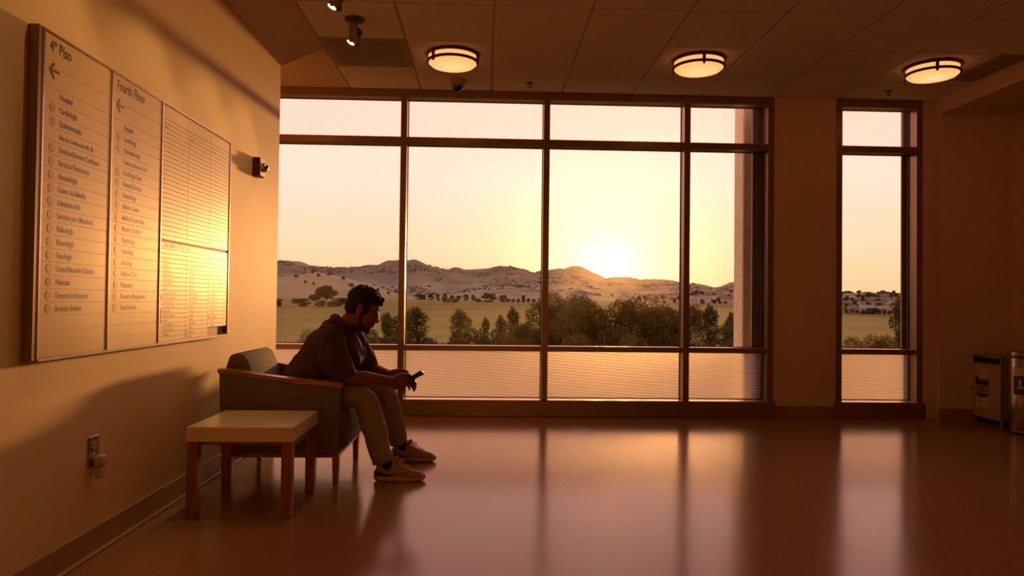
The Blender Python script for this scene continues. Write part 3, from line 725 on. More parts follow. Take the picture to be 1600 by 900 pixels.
ceiling_lamp(1.565, 5.178, 'round bronze-ringed ceiling lamp in the middle, above the third mullion', 4.62)
ceiling_lamp(3.36, 5.195, 'round bronze-ringed ceiling lamp at right, before the narrow window', 4.3)
# ---- adjustable spot heads washing the left wall; the nearest, out of view, is added to brighten it
SPOT_W = 8.0
def spot_head(x, y, label, target):
    root = thing('spotlight', label, 'spotlight', (x, y, H - 0.004))
    bm = bmesh.new(); lathe(bm, [(0, 0), (0.062, 0), (0.064, -0.008), (0.052, -0.018), (0.02, -0.020), (0, -0.020)], n=28); bm_obj('canopy', bm, 'spot_dark', root, True)
    bm = bmesh.new(); add_cyl(bm, (0, 0, -0.02), (0, 0, -0.055), 0.020, 0.018, 16); bm_obj('stem', bm, 'spot_metal', root)
    d = (Vector(target) - Vector((x, y, H - 0.14))).normalized(); c = Vector((0, 0, -0.115))
    # open yoke: two flat cheeks
    for s_ in (-1, 1):
        bm = bmesh.new(); add_box(bm, -0.026, 0.026, s_ * 0.036 - 0.003, s_ * 0.036 + 0.003, -0.165, -0.05, bev=0.002); bm_obj('yoke_arm', bm, 'spot_metal', root)
    bm = bmesh.new(); add_box(bm, -0.026, 0.026, -0.033, 0.033, -0.056, -0.050); bm_obj('yoke_bridge', bm, 'spot_metal', root)
    bm = bmesh.new(); M = Matrix.Translation(c) @ d.to_track_quat('-Z', 'Y').to_matrix().to_4x4()
    lathe(bm, [(0, 0.055), (0.020, 0.053), (0.029, 0.03), (0.029, -0.048), (0.031, -0.052), (0.027, -0.052), (0.026, -0.040)], n=24); bm.transform(M)
    hd = bm_obj('lamp_head', bm, 'spot_metal', root, True)
    bm = bmesh.new()
    for k in range(5): lathe(bm, [(0.022, 0.052 - k * 0.010), (0.034, 0.052 - k * 0.010), (0.034, 0.048 - k * 0.010), (0.022, 0.048 - k * 0.010)], n=24)
    bm.transform(M); bm_obj('cooling_fins', bm, 'spot_dark', hd, True)
    bm = bmesh.new(); lathe(bm, [(0, -0.046), (0.026, -0.046)], n=24); bm.transform(M); bm_obj('lens', bm, 'spot_lens', hd, True)
    L = bpy.data.lights.new('spot_bulb', 'SPOT'); L.energy = SPOT_W * LAMP_W; L.color = (1.0, 0.62, 0.26); L.spot_size = math.radians(62); L.spot_blend = 0.6; L.shadow_soft_size = 0.03
    lo = bpy.data.objects.new('spot_bulb', L); C.objects.link(lo); lo.parent = root; lo.location = c + d * 0.056; lo.rotation_euler = d.to_track_quat('-Z', 'Y').to_euler()
for k, (yy, lab) in enumerate(((4.575, 'swivelling spotlight with round canopy above the wall alarm'), (4.02, 'spotlight cut by the top edge of the photo'), (3.35, 'spotlight above the left end of the directory board'), (2.65, 'spotlight on the ceiling over the near end of the board'), (1.95, 'unseen spotlight added nearest the viewer to brighten the wall'))):
    spot_head(-0.872, yy, lab, (WX, yy - 0.35, 1.30))
# ---- dome security camera
root = thing('security_camera', 'dome security camera with a dark glass eye under the left ceiling lamp', 'camera', (-0.255, 5.79, H - 0.004))
bm = bmesh.new(); lathe(bm, [(0, 0), (0.072, 0), (0.070, -0.02), (0.050, -0.050), (0, -0.050)], n=32); bm_obj('housing', bm, 'camera_housing', root, True)
bm = bmesh.new(); lathe(bm, [(0.046, -0.048), (0.046, -0.055), (0.041, -0.076), (0.028, -0.092), (0.012, -0.099), (0, -0.100)], n=32); bm_obj('dome', bm, 'dome_black', root, True)
bm = bmesh.new(); lathe(bm, [(0.045, -0.049), (0.050, -0.050), (0.050, -0.056), (0.045, -0.057)], n=32); bm_obj('bezel', bm, 'spot_metal', root, True)
# ---- sprinkler heads
def sprinkler(x, y, label):
    r0 = thing('sprinkler', label, 'sprinkler', (x, y, H - 0.004))
    bm = bmesh.new(); lathe(bm, [(0, 0), (0.030, 0), (0.030, -0.004), (0.012, -0.008), (0, -0.008)], n=20); bm_obj('escutcheon', bm, 'spot_dark', r0, True)
    for s_ in (-1, 1):
        bm = bmesh.new(); add_cyl(bm, (s_ * 0.010, 0, -0.006), (s_ * 0.004, 0, -0.034), 0.003, 0.003, 8); bm_obj('frame_arm', bm, 'spot_dark', r0)
    bm = bmesh.new(); lathe(bm, [(0, -0.034), (0.018, -0.034), (0.018, -0.037), (0, -0.037)], n=16); bm_obj('deflector', bm, 'spot_dark', r0)
sprinkler(0.345, 5.83, 'small sprinkler head on the ceiling between the left and middle lamps')
sprinkler(3.39, 5.83, 'small sprinkler head on the ceiling before the narrow window')
# ---- perforated air grilles in the ceiling
def vent(x, y, wdt, label):
    r0 = thing('air_vent', label, 'vent', (x, y, H - 0.004))
    box('frame_panel', (0.008, wdt - 0.008, 0.008, T - 0.008, 0.0, 0.012), 'vent_metal', r0, bev=0.003)
    nb = 11
    bmv = bmesh.new(); add_box(bmv, 0.05, wdt - 0.05, -0.010, 0.010, -0.004, 0.002)
    me0 = bmv
    first = bm_obj('louvre', me0, 'vent_metal', r0)
    for k in range(nb):
        o = first if k == 0 else inst(first, r0); o.location = (0, 0.07 + k * (T - 0.14) / (nb - 1), 0)
vent(xs[0], GY1 - T, T, 'dark air vent in the ceiling behind the spotlight')
vent(xs[8], GY1 - T, 3.93 - xs[8], 'dark air vent in the ceiling at the right edge beside the lamp')
# ---- alarm strobe on the left wall
r0 = thing('alarm_strobe', 'small red wall alarm with a clear flash dome near the window', 'alarm', (WX, 4.60, 1.83))
box('body', (0.001, 0.045, -0.045, 0.060, -0.060, 0.060), 'alarm_red', r0, bev=0.004)
box('face_plate', (0.045, 0.050, -0.043, 0.058, -0.058, 0.058), 'alarm_face_glare', r0, bev=0.002)
bm = bmesh.new(); lathe(bm, [(0.030, 0.0), (0.030, 0.010), (0.022, 0.024), (0.010, 0.030), (0, 0.031)], n=24); bm.transform(Matrix.Translation((0.050, 0.012, 0.0)) @ Matrix.Rotation(math.pi / 2, 4, 'Y')); bm_obj('flash_dome', bm, 'plate_steel', r0, True)
bm = bmesh.new(); lathe(bm, [(0.014, 0.0), (0.014, 0.034), (0, 0.035)], n=16); bm.transform(Matrix.Translation((0.050, 0.006, 0.004)) @ Matrix.Rotation(math.pi / 2, 4, 'Y')); bm_obj('flash_bulb', bm, 'dome_black', r0, True)
# ---- outlet and plug-in freshener
r0 = thing('wall_outlet', 'metal wall outlet plate low on the left wall', 'outlet', (WX, 2.779, 0.395))
box('plate', (0.0005, 0.005, -0.036, 0.036, -0.058, 0.058), 'plate_steel', r0, bev=0.002)
for dz in (0.021, -0.021):
    bm = bmesh.new(); lathe(bm, [(0.0165, 0), (0.0165, 0.003), (0, 0.003)], n=24); bm.transform(Matrix.Translation((0.005, 0, dz)) @ Matrix.Rotation(math.pi / 2, 4, 'Y')); so = bm_obj('socket', bm, 'plate_ivory', r0)
    for dy in (-0.006, 0.006): box('slot', (0.008, 0.0086, dy - 0.0012, dy + 0.0012, dz - 0.002, dz + 0.007), 'dark_void', so)
r0 = thing('plug_in_freshener', 'pale plug-in air freshener in the lower socket of the outlet', 'air freshener', (WX + 0.0086, 2.785, 0.352))
box('body', (0.0, 0.034, -0.022, 0.022, -0.012, 0.026), 'plug_white', r0, bev=0.008, seg=3)
box('bottle', (0.004, 0.030, -0.018, 0.018, -0.062, -0.013), 'plug_white', r0, bev=0.006, seg=2)
box('seam_band', (0.003, 0.031, -0.019, 0.019, -0.0150, -0.0110), 'board_frame_dark', r0)

# ---- directory board
BX = WX + 0.002; B0, B1, BZ0, BZ1 = 2.352, 4.080, 0.779, 1.872
root = thing('directory_board', 'large wall directory of hospital departments in three framed panels', 'sign', (WX, 0, 0))
def bb(nm, x0, x1, y0, y1, z0, z1, m, parent=None, bev=0.0):
    return box(nm, (x0, x1, y0, y1, z0, z1), m, parent or root, bev=bev)
bb('back_panel', 0.001, 0.018, B0 + 0.004, B1, BZ0, BZ1, 'board_back')
bb('end_frame', 0.001, 0.034, B0 - 0.010, B0 + 0.022, BZ0 - 0.004, BZ1 + 0.004, 'board_frame_dark', bev=0.002)
bb('edge_strip', 0.0342, 0.036, B0 + 0.015, B0 + 0.024, BZ0, BZ1, 'board_frame')
P = [(B0 + 0.024, 2.792), (2.806, 3.222), (3.236, B1 - 0.012)]
for yy in (2.792, 3.222): bb('divider', 0.018, 0.036, yy, yy + 0.014, BZ0, BZ1, 'board_frame', bev=0.002)
bb('divider', 0.018, 0.036, B1 - 0.012, B1, BZ0, BZ1, 'board_frame', bev=0.002)
bb('bottom_rail', 0.001, 0.036, B0 + 0.022, B1, BZ0 - 0.010, BZ0 + 0.004, 'board_frame', bev=0.002)
bb('top_rail', 0.001, 0.036, B0 + 0.022, B1, BZ1 - 0.006, BZ1 + 0.004, 'board_frame', bev=0.002)
PITCHZ = 0.0453; ZR = 0.944
def text(body, size, y, z, parent, m='letter', sx=0.78, x=0.0334, bold=0.0):
    cu = bpy.data.curves.new('txt', 'FONT'); cu.body = body; cu.size = size; cu.resolution_u = 2; cu.offset = bold
    to = bpy.data.objects.new('txt', cu); C.objects.link(to)
    dg = bpy.context.evaluated_depsgraph_get(); me = bpy.data.meshes.new_from_object(to.evaluated_get(dg))
    bpy.data.objects.remove(to, do_unlink=True)
    me.transform(Matrix(((0, 0, 1, x), (sx, 0, 0, y), (0, 1, 0, z), (0, 0, 0, 1)))); me.materials.clear(); me.materials.append(MATS[m]); me.name = 'lettering'
    o = bpy.data.objects.new('lettering', me); C.objects.link(o); o.parent = parent
    return o
es = ['Servicios Sociales', 'Gerencia de Recursos', 'Pulmonar', 'Centro/Atención Paliativo', 'Oncología', 'Neurología', 'Nefrología', 'Servicios para Miembros', 'Administración', 'Centro de Infusión', 'Hematología', 'Servicios Financieros', 'Servicios/Eventos Cardíacos', 'Salas de Conferencias 4A, 4B', 'Quimioterapia', 'Cardiología', 'Hospital']
en = ['Social Services', 'Resource Management', 'Pulmonary', 'Palliative Care', 'Oncology', 'Neurology', 'Nephrology', 'Member Services', 'Medical Group Adm.', 'Infusion Center', 'Hematology', 'Financial Services', 'Cardiology Caps', 'Conference Rooms 4A, 4B', 'Chemotherapy', 'Cardiology', 'Hospital']
def strips(panel, y0, y1, zs, m='board_panel', back=0.0306):
    cache = {}
    for a, b in zip(zs, zs[1:]):
        h = round(b - a, 4)
        if h not in cache:
            bm = bmesh.new(); add_box(bm, back, 0.033, y0 + 0.001, y1 - 0.001, 0.0008, h - 0.0008, bev=0.0005)
            cache[h] = bm_obj('name_strip', bm, m, panel); o = cache[h]
        else: o = inst(cache[h], panel)
        o.location = (0, 0, a)
dot_me = {}
def dot(panel, y, z, m):
    if m not in dot_me:
        bm = bmesh.new(); lathe(bm, [(0.0155, 0), (0.0155, 0.0006), (0, 0.0006)], n=24); bm.transform(Matrix.Rotation(math.pi / 2, 4, 'Y'))
        dot_me[m] = bm_obj('department_dot', bm, m, panel); o = dot_me[m]
    else: o = inst(dot_me[m], panel)
    o.location = (0.0332, y, z)
for (y0, y1), rows, title in ((P[0], es, '4º Piso'), (P[1], en, 'Fourth Floor')):
    panel = bb('panel', 0.018, 0.0325, y0, y1, BZ0, BZ1, 'strip_gap')
    zs = [BZ0 + 0.004]
    base = ZR - PITCHZ / 2
    k = math.floor((base - BZ0 - 0.01) / PITCHZ)
    zs += [base - q * PITCHZ for q in range(k, 0, -1)]
    zs += [base + q * PITCHZ for q in range(0, 18)]
    zs += [zs[-1] + 0.068, BZ1 - 0.006]
    strips(panel, y0, y1, zs, back=0.0326)
    for q, tx in enumerate(rows):
        zc = ZR + q * PITCHZ
        big = q < 2
        text(tx, 0.0285 if q != 13 else 0.023, y0 + 0.088, zc - 0.009, panel, bold=0.0006)
        if q not in (13, 16): dot(panel, y0 + 0.050, zc, 'dot_brown' if q == 2 else 'dot_orange')
    text(title, 0.056, y0 + 0.028, BZ1 - 0.062, panel, bold=0.001)
    # arrow
    bm = bmesh.new(); az = BZ1 - 0.124; ay = y0 + 0.030
    for lay, (p, q) in enumerate((((0, 0), (0.055, 0)), ((0, 0), (0.024, 0.026)), ((0, 0), (0.024, -0.026)))):
        d = Vector((q[0] - p[0], q[1] - p[1])).normalized(); n_ = Vector((-d.y, d.x)) * 0.0045
        pts = [(ay + p[0] + n_.x, az + p[1] + n_.y), (ay + q[0] + n_.x, az + q[1] + n_.y), (ay + q[0] - n_.x, az + q[1] - n_.y), (ay + p[0] - n_.x, az + p[1] - n_.y)]
        bm.faces.new([bm.verts.new((0.0334 + 0.0002 * lay, a_, b_)) for a_, b_ in pts])
    bm_obj('arrow', bm, 'letter', panel)
# third panel: three columns of thin strips, two headings
y0, y1 = P[2]; panel = bb('panel', 0.018, 0.0305, y0, y1, BZ0 + 0.05, BZ1, 'board_back'); bb('backing', 0.018, 0.0305, y0, y0 + (y1 - y0) * 2 / 3, BZ0 + 0.003, BZ0 + 0.05, 'board_back', panel)
cw = (y1 - y0) / 3; RP = 0.0212
lists = [['Hematología', 'Gerencia de Recursos', 'Inst. de Rehabilitación', 'Farmacia', 'Enfermedades Infecciosas', 'Endocrinología', 'Departamento de Calidad', 'Control de Infección', 'Clínica Gastroenterología', 'Cirugía de Cabeza y Cuello', 'Cirugía', 'Centro de Mujeres', 'Centro de Diálisis', 'Centro de Infusión', 'Cardiología', 'Alergia', 'Admisión'],
         ['Pulmonar', 'Procedimientos', 'Podiatría', 'Personal Médico', 'Ortopedia', 'Optometría', 'Oncología', 'Oftalmología', 'Oficina de Grupo', 'Oficina de Seguridad', 'Oficina de Hospital', 'Obstetricia', 'Nutrición', 'Neurología', 'Nefrología', 'Medicina Interna', 'Mamografía'],
         ['Urología', 'Terapia', 'Servicios Sociales', 'Seguridad', 'Salud Mental', 'Reumatología', 'Recursos Humanos', 'Radiología', 'Quimioterapia', 'Psiquiatría', 'Urgencias', 'Pediatría', 'Patología']]
for c in range(3):
    ya, yb = y0 + c * cw, y0 + (c + 1) * cw
    low = BZ0 + 0.006 + (2 * 0.0225 if c == 2 else 0)
    zs = []; z = low
    while z < 1.205: zs.append(z); z += RP
    hz = z; zs2 = [hz + 0.042]
    while zs2[-1] < BZ1 - 0.075: zs2.append(zs2[-1] + RP)
    zs2 += [BZ1 - 0.008]
    strips(panel, ya, yb, zs + [hz]); strips(panel, ya, yb, zs2)
    if c == 0: hz0 = hz
    bm = None
    for q, tx in enumerate(lists[c]):
        o = text(tx, 0.0150, ya + 0.036, low + (q + (1 if c == 0 else 0)) * RP + 0.0055, panel, bold=0.0004)
    for q in ({0: (3, 4, 5, 8), 1: (0, 1), 2: (2,)})[c]:
        dd = inst(dot_me['dot_brown'], panel); dd.location = (0.0332, ya + 0.018, low + (q + (1 if c == 0 else 0)) * RP + 0.0105); dd.scale = (1, 0.5, 0.5)
    text('Hospital' if c < 2 else 'Servicios', 0.015, ya + 0.02, BZ1 - 0.110, panel)
bb('heading_strip', 0.020, 0.033, y0 + 0.001, y1 - 0.001, hz0 + 0.001, hz0 + 0.030, 'board_panel', panel)
text('Edificio Médico de Especialidad', 0.030, y0 + 0.03, hz0 + 0.008, panel, bold=0.0004)

# ---- side table
root = thing('side_table', 'low square side table with pale laminate top and reddish wood legs', 'table', (-1.094, 3.455, 0))
TX0, TX1, TY0, TY1 = -0.236, 0.236, -0.242, 0.242
box('table_top', (TX0, TX1, TY0, TY1, 0.342, 0.410), 'table_laminate', root, bev=0.005, seg=2)
for sx in (-1, 1):
    for sy in (-1, 1):
        cx = sx * (TX1 - 0.027); cyy = sy * (TY1 - 0.027); box('leg', (cx - 0.0235, cx + 0.0235, cyy - 0.0235, cyy + 0.0235, 0.0, 0.342), 'table_wood', root, bev=0.002)
for sx in (-1, 1): box('apron', (sx * (TX1 - 0.02) - 0.009, sx * (TX1 - 0.02) + 0.009, TY0 + 0.052, TY1 - 0.052, 0.312, 0.341), 'table_wood', root)
for sy in (-1, 1): box('apron', (TX0 + 0.052, TX1 - 0.052, sy * (TY1 - 0.045) - 0.009, sy * (TY1 - 0.045) + 0.009, 0.322, 0.341), 'table_wood', root)

# ---- armchair
root = thing('armchair', 'grey striped lounge armchair with wooden arm caps against the left wall', 'armchair', (-1.08, 4.10, 0))
cx, cyy = -1.08, 4.10
armp = [(-1.400, 0.588), (-1.30, 0.578), (-1.20, 0.560), (-1.05, 0.542), (-0.90, 0.528), (-0.762, 0.515)]
for yA, yB in ((3.782, 3.840), (4.360, 4.418)):
    poly = [(-1.388, 0.168)] + [(x - cx, z) for x, z in []]
    poly = [(-1.385 - cx, 0.168)] + [(x - cx, z) for x, z in armp] + [(-0.762 - cx, 0.168)]
    prism('arm_panel', poly, 'y', yA - cyy, yB - cyy, 'chair_fabric', root, bev=0.006, seg=2)
    cap = [(x - cx - (0.006 if k == 0 else 0), z + 0.0005) for k, (x, z) in enumerate(armp)]; cap[-1] = (cap[-1][0] + 0.006, cap[-1][1])
    poly = cap + [(x, z + 0.025) for x, z in cap[::-1]]
    prism('arm_cap', poly, 'y', yA - 0.006 - cyy, yB + 0.006 - cyy, 'chair_wood', root, bev=0.003)
    box('side_rail', (-1.380 - cx, -0.768 - cx, yA + 0.006 - cyy, yB - 0.006 - cyy, 0.146, 0.1675), 'chair_wood', root, bev=0.002)
box('front_rail', (-0.792 - cx, -0.772 - cx, 3.834 - cyy, 4.366 - cyy, 0.146, 0.170), 'chair_wood', root)
box('rear_rail', (-1.378 - cx, -1.356 - cx, 3.834 - cyy, 4.366 - cyy, 0.146, 0.170), 'chair_wood', root)
for x in (-1.368, -0.786):
    for yy in (3.811, 4.389):
        bm = bmesh.new(); add_box(bm, -0.018, 0.018, -0.018, 0.018, 0.0, 0.1465)
        for v in bm.verts:
            if v.co.z < 0.05: v.co.x *= 0.78; v.co.y *= 0.78
        bm_obj('leg', bm, 'chair_wood', root, loc=(x - cx, yy - cyy, 0))
def rounded(name, poly, y0_, y1_, bev, seg=4, m='chair_fabric'):
    return prism(name, poly, 'y', y0_, y1_, m, root, bev=bev, seg=seg, smooth=True)
rounded('seat_cushion', [(-1.26 - cx, 0.172), (-0.752 - cx, 0.172), (-0.722 - cx, 0.27), (-0.735 - cx, 0.375), (-0.80 - cx, 0.392), (-1.26 - cx, 0.365)], 3.842 - cyy, 4.358 - cyy, 0.022)
rounded('back_cushion', [(-1.396 - cx, 0.172), (-1.262 - cx, 0.172), (-1.225 - cx, 0.45), (-1.250 - cx, 0.585), (-1.285 - cx, 0.672), (-1.322 - cx, 0.694), (-1.372 - cx, 0.680), (-1.396 - cx, 0.60)], 3.846 - cyy, 4.354 - cyy, 0.020)

# ---- recycling cabinet and steel bin by the right wall
root = thing('recycling_cabinet', 'grey metal cabinet with a slot and a poster on its door', 'cabinet', (4.215, 5.82, 0))
box('body', (0.022, 0.340, -0.190, 0.185, 0.045, 0.565), 'cabinet_grey', root)
for yy in (-0.19, 0.175): box('side_frame', (0.0, 0.022, yy, yy + 0.012, 0.0, 0.577), 'cabinet_edge', root)
box('top_panel', (0.0, 0.340, -0.190, 0.187, 0.5655, 0.577), 'cabinet_edge', root)
box('foot', (0.04, 0.32, -0.18, 0.175, 0.0, 0.0445), 'dark_void', root)
d = box('door', (0.006, 0.0215, -0.177, 0.174, 0.062, 0.500), 'cabinet_grey', root, bev=0.002)
bm = bmesh.new(); lathe(bm, [(0.008, 0), (0.008, 0.010), (0, 0.011)], n=14); bm.transform(Matrix.Translation((0.006, 0.145, 0.28)) @ Matrix.Rotation(-math.pi / 2, 4, 'Y')); bm_obj('knob', bm, 'dark_void', d)
box('slot_opening', (0.016, 0.0218, -0.168, 0.166, 0.510, 0.558), 'dark_void', root)
po = thing('poster', 'pale poster with a dark mountain band on the cabinet door', 'poster', (4.220, 5.855, 0.30))
def flat(nm, pts, m, parent, x, smooth=False):
    bm = bmesh.new(); bm.faces.new([bm.verts.new((x, a_, b_)) for a_, b_ in pts]); r_ = bmesh.ops.extrude_face_region(bm, geom=bm.faces[:]); bmesh.ops.translate(bm, vec=(-0.0006, 0, 0), verts=[v for v in r_['geom'] if isinstance(v, bmesh.types.BMVert)])
    bmesh.ops.recalc_face_normals(bm, faces=bm.faces); return bm_obj(nm, bm, m, parent)
PW, PH = 0.078, 0.172
flat('sheet', [(-PW, -PH), (PW, -PH), (PW, PH), (-PW, PH)], 'poster_pale', po, 0.0003)
flat('mountain_band', [(PW, 0.105), (0.02, 0.060), (-PW, 0.072), (-PW, 0.018), (PW, 0.022)], 'poster_navy', po, -0.0006)
flat('sky_patch', [(0.018, 0.068), (-PW, 0.085), (-PW, 0.060), (0.0, 0.050)], 'poster_blue', po, -0.0014)
flat('text_block', [(PW, 0.018), (-PW, 0.014), (-PW, -0.050), (PW, -0.050)], 'poster_grey', po, -0.0006)
flat('round_seal', [(0.018 * math.cos(a_ * 0.3927), 0.018 * math.sin(a_ * 0.3927) - 0.005) for a_ in range(16)], 'poster_navy', po, -0.0014)
flat('dark_arc', [(PW, -0.052)] + [(PW * math.cos(a_ * 0.3927), -0.052 - 0.030 * math.sin(a_ * 0.3927)) for a_ in range(1, 8)] + [(-PW, -0.052)], 'poster_navy', po, -0.0006)
flat('emblem', [(0.014 + 0.012 * math.cos(a_ * 0.785), -0.118 + 0.014 * math.sin(a_ * 0.785)) for a_ in range(8)], 'poster_blue', po, -0.0006)
bx, by = 4.275, 5.352
root = thing('steel_bin', 'round stainless steel bin at the right edge beside the cabinet', 'bin', (bx, by, 0))
bm = bmesh.new(); lathe(bm, [(0, 0.02), (0.160, 0.02), (0.163, 0.03), (0.163, 0.585), (0.160, 0.590)], n=56); bm_obj('body', bm, 'steel', root, True)
bm = bmesh.new(); lathe(bm, [(0.155, 0.5905), (0.166, 0.592), (0.166, 0.628), (0.158, 0.640), (0.10, 0.648), (0, 0.650)], n=56); bm_obj('lid', bm, 'steel', root, True)
bm = bmesh.new(); lathe(bm, [(0, 0.0), (0.150, 0.0), (0.150, 0.0195), (0, 0.0195)], n=40); bm_obj('base_ring', bm, 'dark_void', root)
def wrap(nm, a0, a1, z0, z1, m, rr, parent):
    vs_, fs_ = [], []
    for k in range(13):
        a_ = a0 + (a1 - a0) * k / 12
        for z in (z0, z1): vs_.append((rr * math.cos(a_), rr * math.sin(a_), z))
    for k in range(12): fs_.append((2 * k, 2 * k + 2, 2 * k + 3, 2 * k + 1))
    return mesh_obj(nm, vs_, fs_, m, parent, smooth=True)
a_mid = math.pi + 0.72
lb = wrap('printed_label', a_mid - 0.75, a_mid + 0.55, 0.31, 0.52, 'poster_navy', 0.1642, root)
wrap('label_heading', a_mid - 0.75, a_mid + 0.55, 0.455, 0.52, 'poster_pale', 0.1648, lb)
wrap('label_figure', a_mid - 0.52, a_mid - 0.22, 0.355, 0.375, 'poster_pale', 0.1648, lb)
wrap('label_figure', a_mid - 0.46, a_mid - 0.33, 0.38, 0.425, 'poster_pale', 0.1648, lb)

# ================================================================== THE SEATED MAN
def catmull(pts, n=6):
    pts = [np.array(p, float) for p in pts]; out = []
    P_ = [2 * pts[0] - pts[1]] + pts + [2 * pts[-1] - pts[-2]]
    for i in range(1, len(P_) - 2):
        a, b, c, d = P_[i - 1:i + 3]
        for k in range(n):
            t = k / n; out.append(0.5 * ((2 * b) + (-a + c) * t + (2 * a - 5 * b + 4 * c - d) * t * t + (-a + 3 * b - 3 * c + d) * t ** 3))
    out.append(pts[-1]); return np.array(out)
def loft(bm, path, side=(0, 1, 0), n=20, sub=5, round0=True, round1=True):
    """path rows: x, y, z, a (half width along side), b (half depth)"""
    q = catmull(path, sub); pos, ra, rb = q[:, :3], q[:, 3], q[:, 4]
    tan = np.gradient(pos, axis=0); tan /= np.linalg.norm(tan, axis=1)[:, None]
    rings = []
    def ring(p, t, a, b):
        s_ = np.array(side, float); s_ = s_ - t * (s_ @ t); s_ /= np.linalg.norm(s_); u = np.cross(t, s_)
        return [bm.verts.new(p + s_ * a * math.cos(2 * math.pi * k / n) + u * b * math.sin(2 * math.pi * k / n)) for k in range(n)]
    if round0:
        m_ = min(ra[0], rb[0])
        for ang in (80, 55, 28): c_, s_ = math.cos(math.radians(ang)), math.sin(math.radians(ang)); rings.append(ring(pos[0] - tan[0] * m_ * s_, tan[0], ra[0] * c_, rb[0] * c_))
    for p, t, a, b in zip(pos, tan, ra, rb): rings.append(ring(p, t, a, b))
    if round1:
        m_ = min(ra[-1], rb[-1])
        for ang in (28, 55, 80): c_, s_ = math.cos(math.radians(ang)), math.sin(math.radians(ang)); rings.append(ring(pos[-1] + tan[-1] * m_ * s_, tan[-1], ra[-1] * c_, rb[-1] * c_))
    for A, B in zip(rings, rings[1:]):
        for k in range(n): bm.faces.new((A[k], A[(k + 1) % n], B[(k + 1) % n], B[k]))
    bm.faces.new(rings[0][::-1]); bm.faces.new(rings[-1])
def tube(bm, pts, **kw): loft(bm, [(p[0], p[1], p[2], p[3], p[3]) for p in pts], **kw)
def ell(bm, c, r, M=None, n=18):
    X = (Matrix.Translation(c) if M is None else M @ Matrix.Translation(c)) @ Matrix.Diagonal((*r, 1)).to_4x4()
    bmesh.ops.create_uvsphere(bm, u_segments=n, v_segments=n // 2 + 2, radius=1.0, matrix=X)
def fuse(name, bm, m, voxel, parent=None, smooth_it=3, disp=None, fac=0.5):
    bmesh.ops.recalc_face_normals(bm, faces=bm.faces)
    me = bpy.data.meshes.new('tmp'); bm.to_mesh(me); bm.free(); o = bpy.data.objects.new('tmp', me); C.objects.link(o)
    rm = o.modifiers.new('r', 'REMESH'); rm.mode = 'VOXEL'; rm.voxel_size = voxel
    if smooth_it: sm = o.modifiers.new('s', 'SMOOTH'); sm.factor = fac; sm.iterations = smooth_it
    bpy.context.view_layer.update(); dg = bpy.context.evaluated_depsgraph_get()
    m2 = bpy.data.meshes.new_from_object(o.evaluated_get(dg)); bpy.data.objects.remove(o, do_unlink=True); bpy.data.meshes.remove(me)
    if disp:
        nv = len(m2.vertices); co = np.empty(nv * 3); nm = np.empty(nv * 3); m2.vertices.foreach_get('co', co); m2.vertices.foreach_get('normal', nm)
        co = co.reshape(-1, 3); nm = nm.reshape(-1, 3); co = co + nm * disp(co)[:, None]; m2.vertices.foreach_set('co', co.ravel())
    m2.materials.clear(); m2.materials.append(MATS[m]); m2.shade_smooth(); m2.update(); m2.name = name
    r_ = bpy.data.objects.new(name, m2); C.objects.link(r_); r_.parent = parent
    return r_
PY = 4.10
HM4 = Matrix.Translation((-0.705, PY, 0.925)) @ Matrix.Rotation(math.radians(22), 4, 'Y')    # head frame: x forward, y to his left, z up
def hp(x, y, z): v = HM4 @ Vector((x, y, z)); return (v.x, v.y, v.z)
bm = bmesh.new()
# torso core, hips, legs (mostly under the clothes)
loft(bm, [(-1.04, PY, 0.46, 0.15, 0.10), (-0.985, PY, 0.56, 0.14, 0.095), (-0.925, PY, 0.645, 0.15, 0.10), (-0.872, PY, 0.73, 0.165, 0.095), (-0.838, PY, 0.79, 0.13, 0.075), (-0.80, PY, 0.835, 0.062, 0.058)])
tube(bm, [(-0.815, PY, 0.815, 0.060), (-0.775, PY, 0.862, 0.056), (-0.735, PY, 0.905, 0.055)])
for s_, hipy, kne, sh, ank in ((-1, 4.02, (-0.655, 3.925, 0.445), (-0.605, 3.912, 0.30), (-0.535, 3.900, 0.075)), (1, 4.18, (-0.600, 4.310, 0.440), (-0.570, 4.325, 0.30), (-0.505, 4.362, 0.085))):
    tube(bm, [(-1.03, hipy, 0.46, 0.075), (-0.85, hipy * 0.5 + kne[1] * 0.5, 0.455, 0.065), (*kne, 0.05), (*sh, 0.046), (ank[0] - 0.01, ank[1], 0.16, 0.034), (*ank, 0.033)])
# arms
tube(bm, [(-0.855, 3.945, 0.765, 0.055), (-0.825, 3.915, 0.66, 0.048), (-0.785, 3.915, 0.560, 0.043), (-0.735, 3.925, 0.551, 0.043), (-0.665, 3.945, 0.550, 0.040), (-0.59, 3.970, 0.540, 0.031), (-0.532, 3.995, 0.530, 0.026)], sub=6)
tube(bm, [(-0.815, 4.255, 0.765, 0.055), (-0.765, 4.300, 0.66, 0.046), (-0.735, 4.310, 0.572, 0.041), (-0.690, 4.300, 0.562, 0.041), (-0.635, 4.265, 0.555, 0.037), (-0.585, 4.225, 0.548, 0.029), (-0.552, 4.195, 0.545, 0.025)], sub=6)
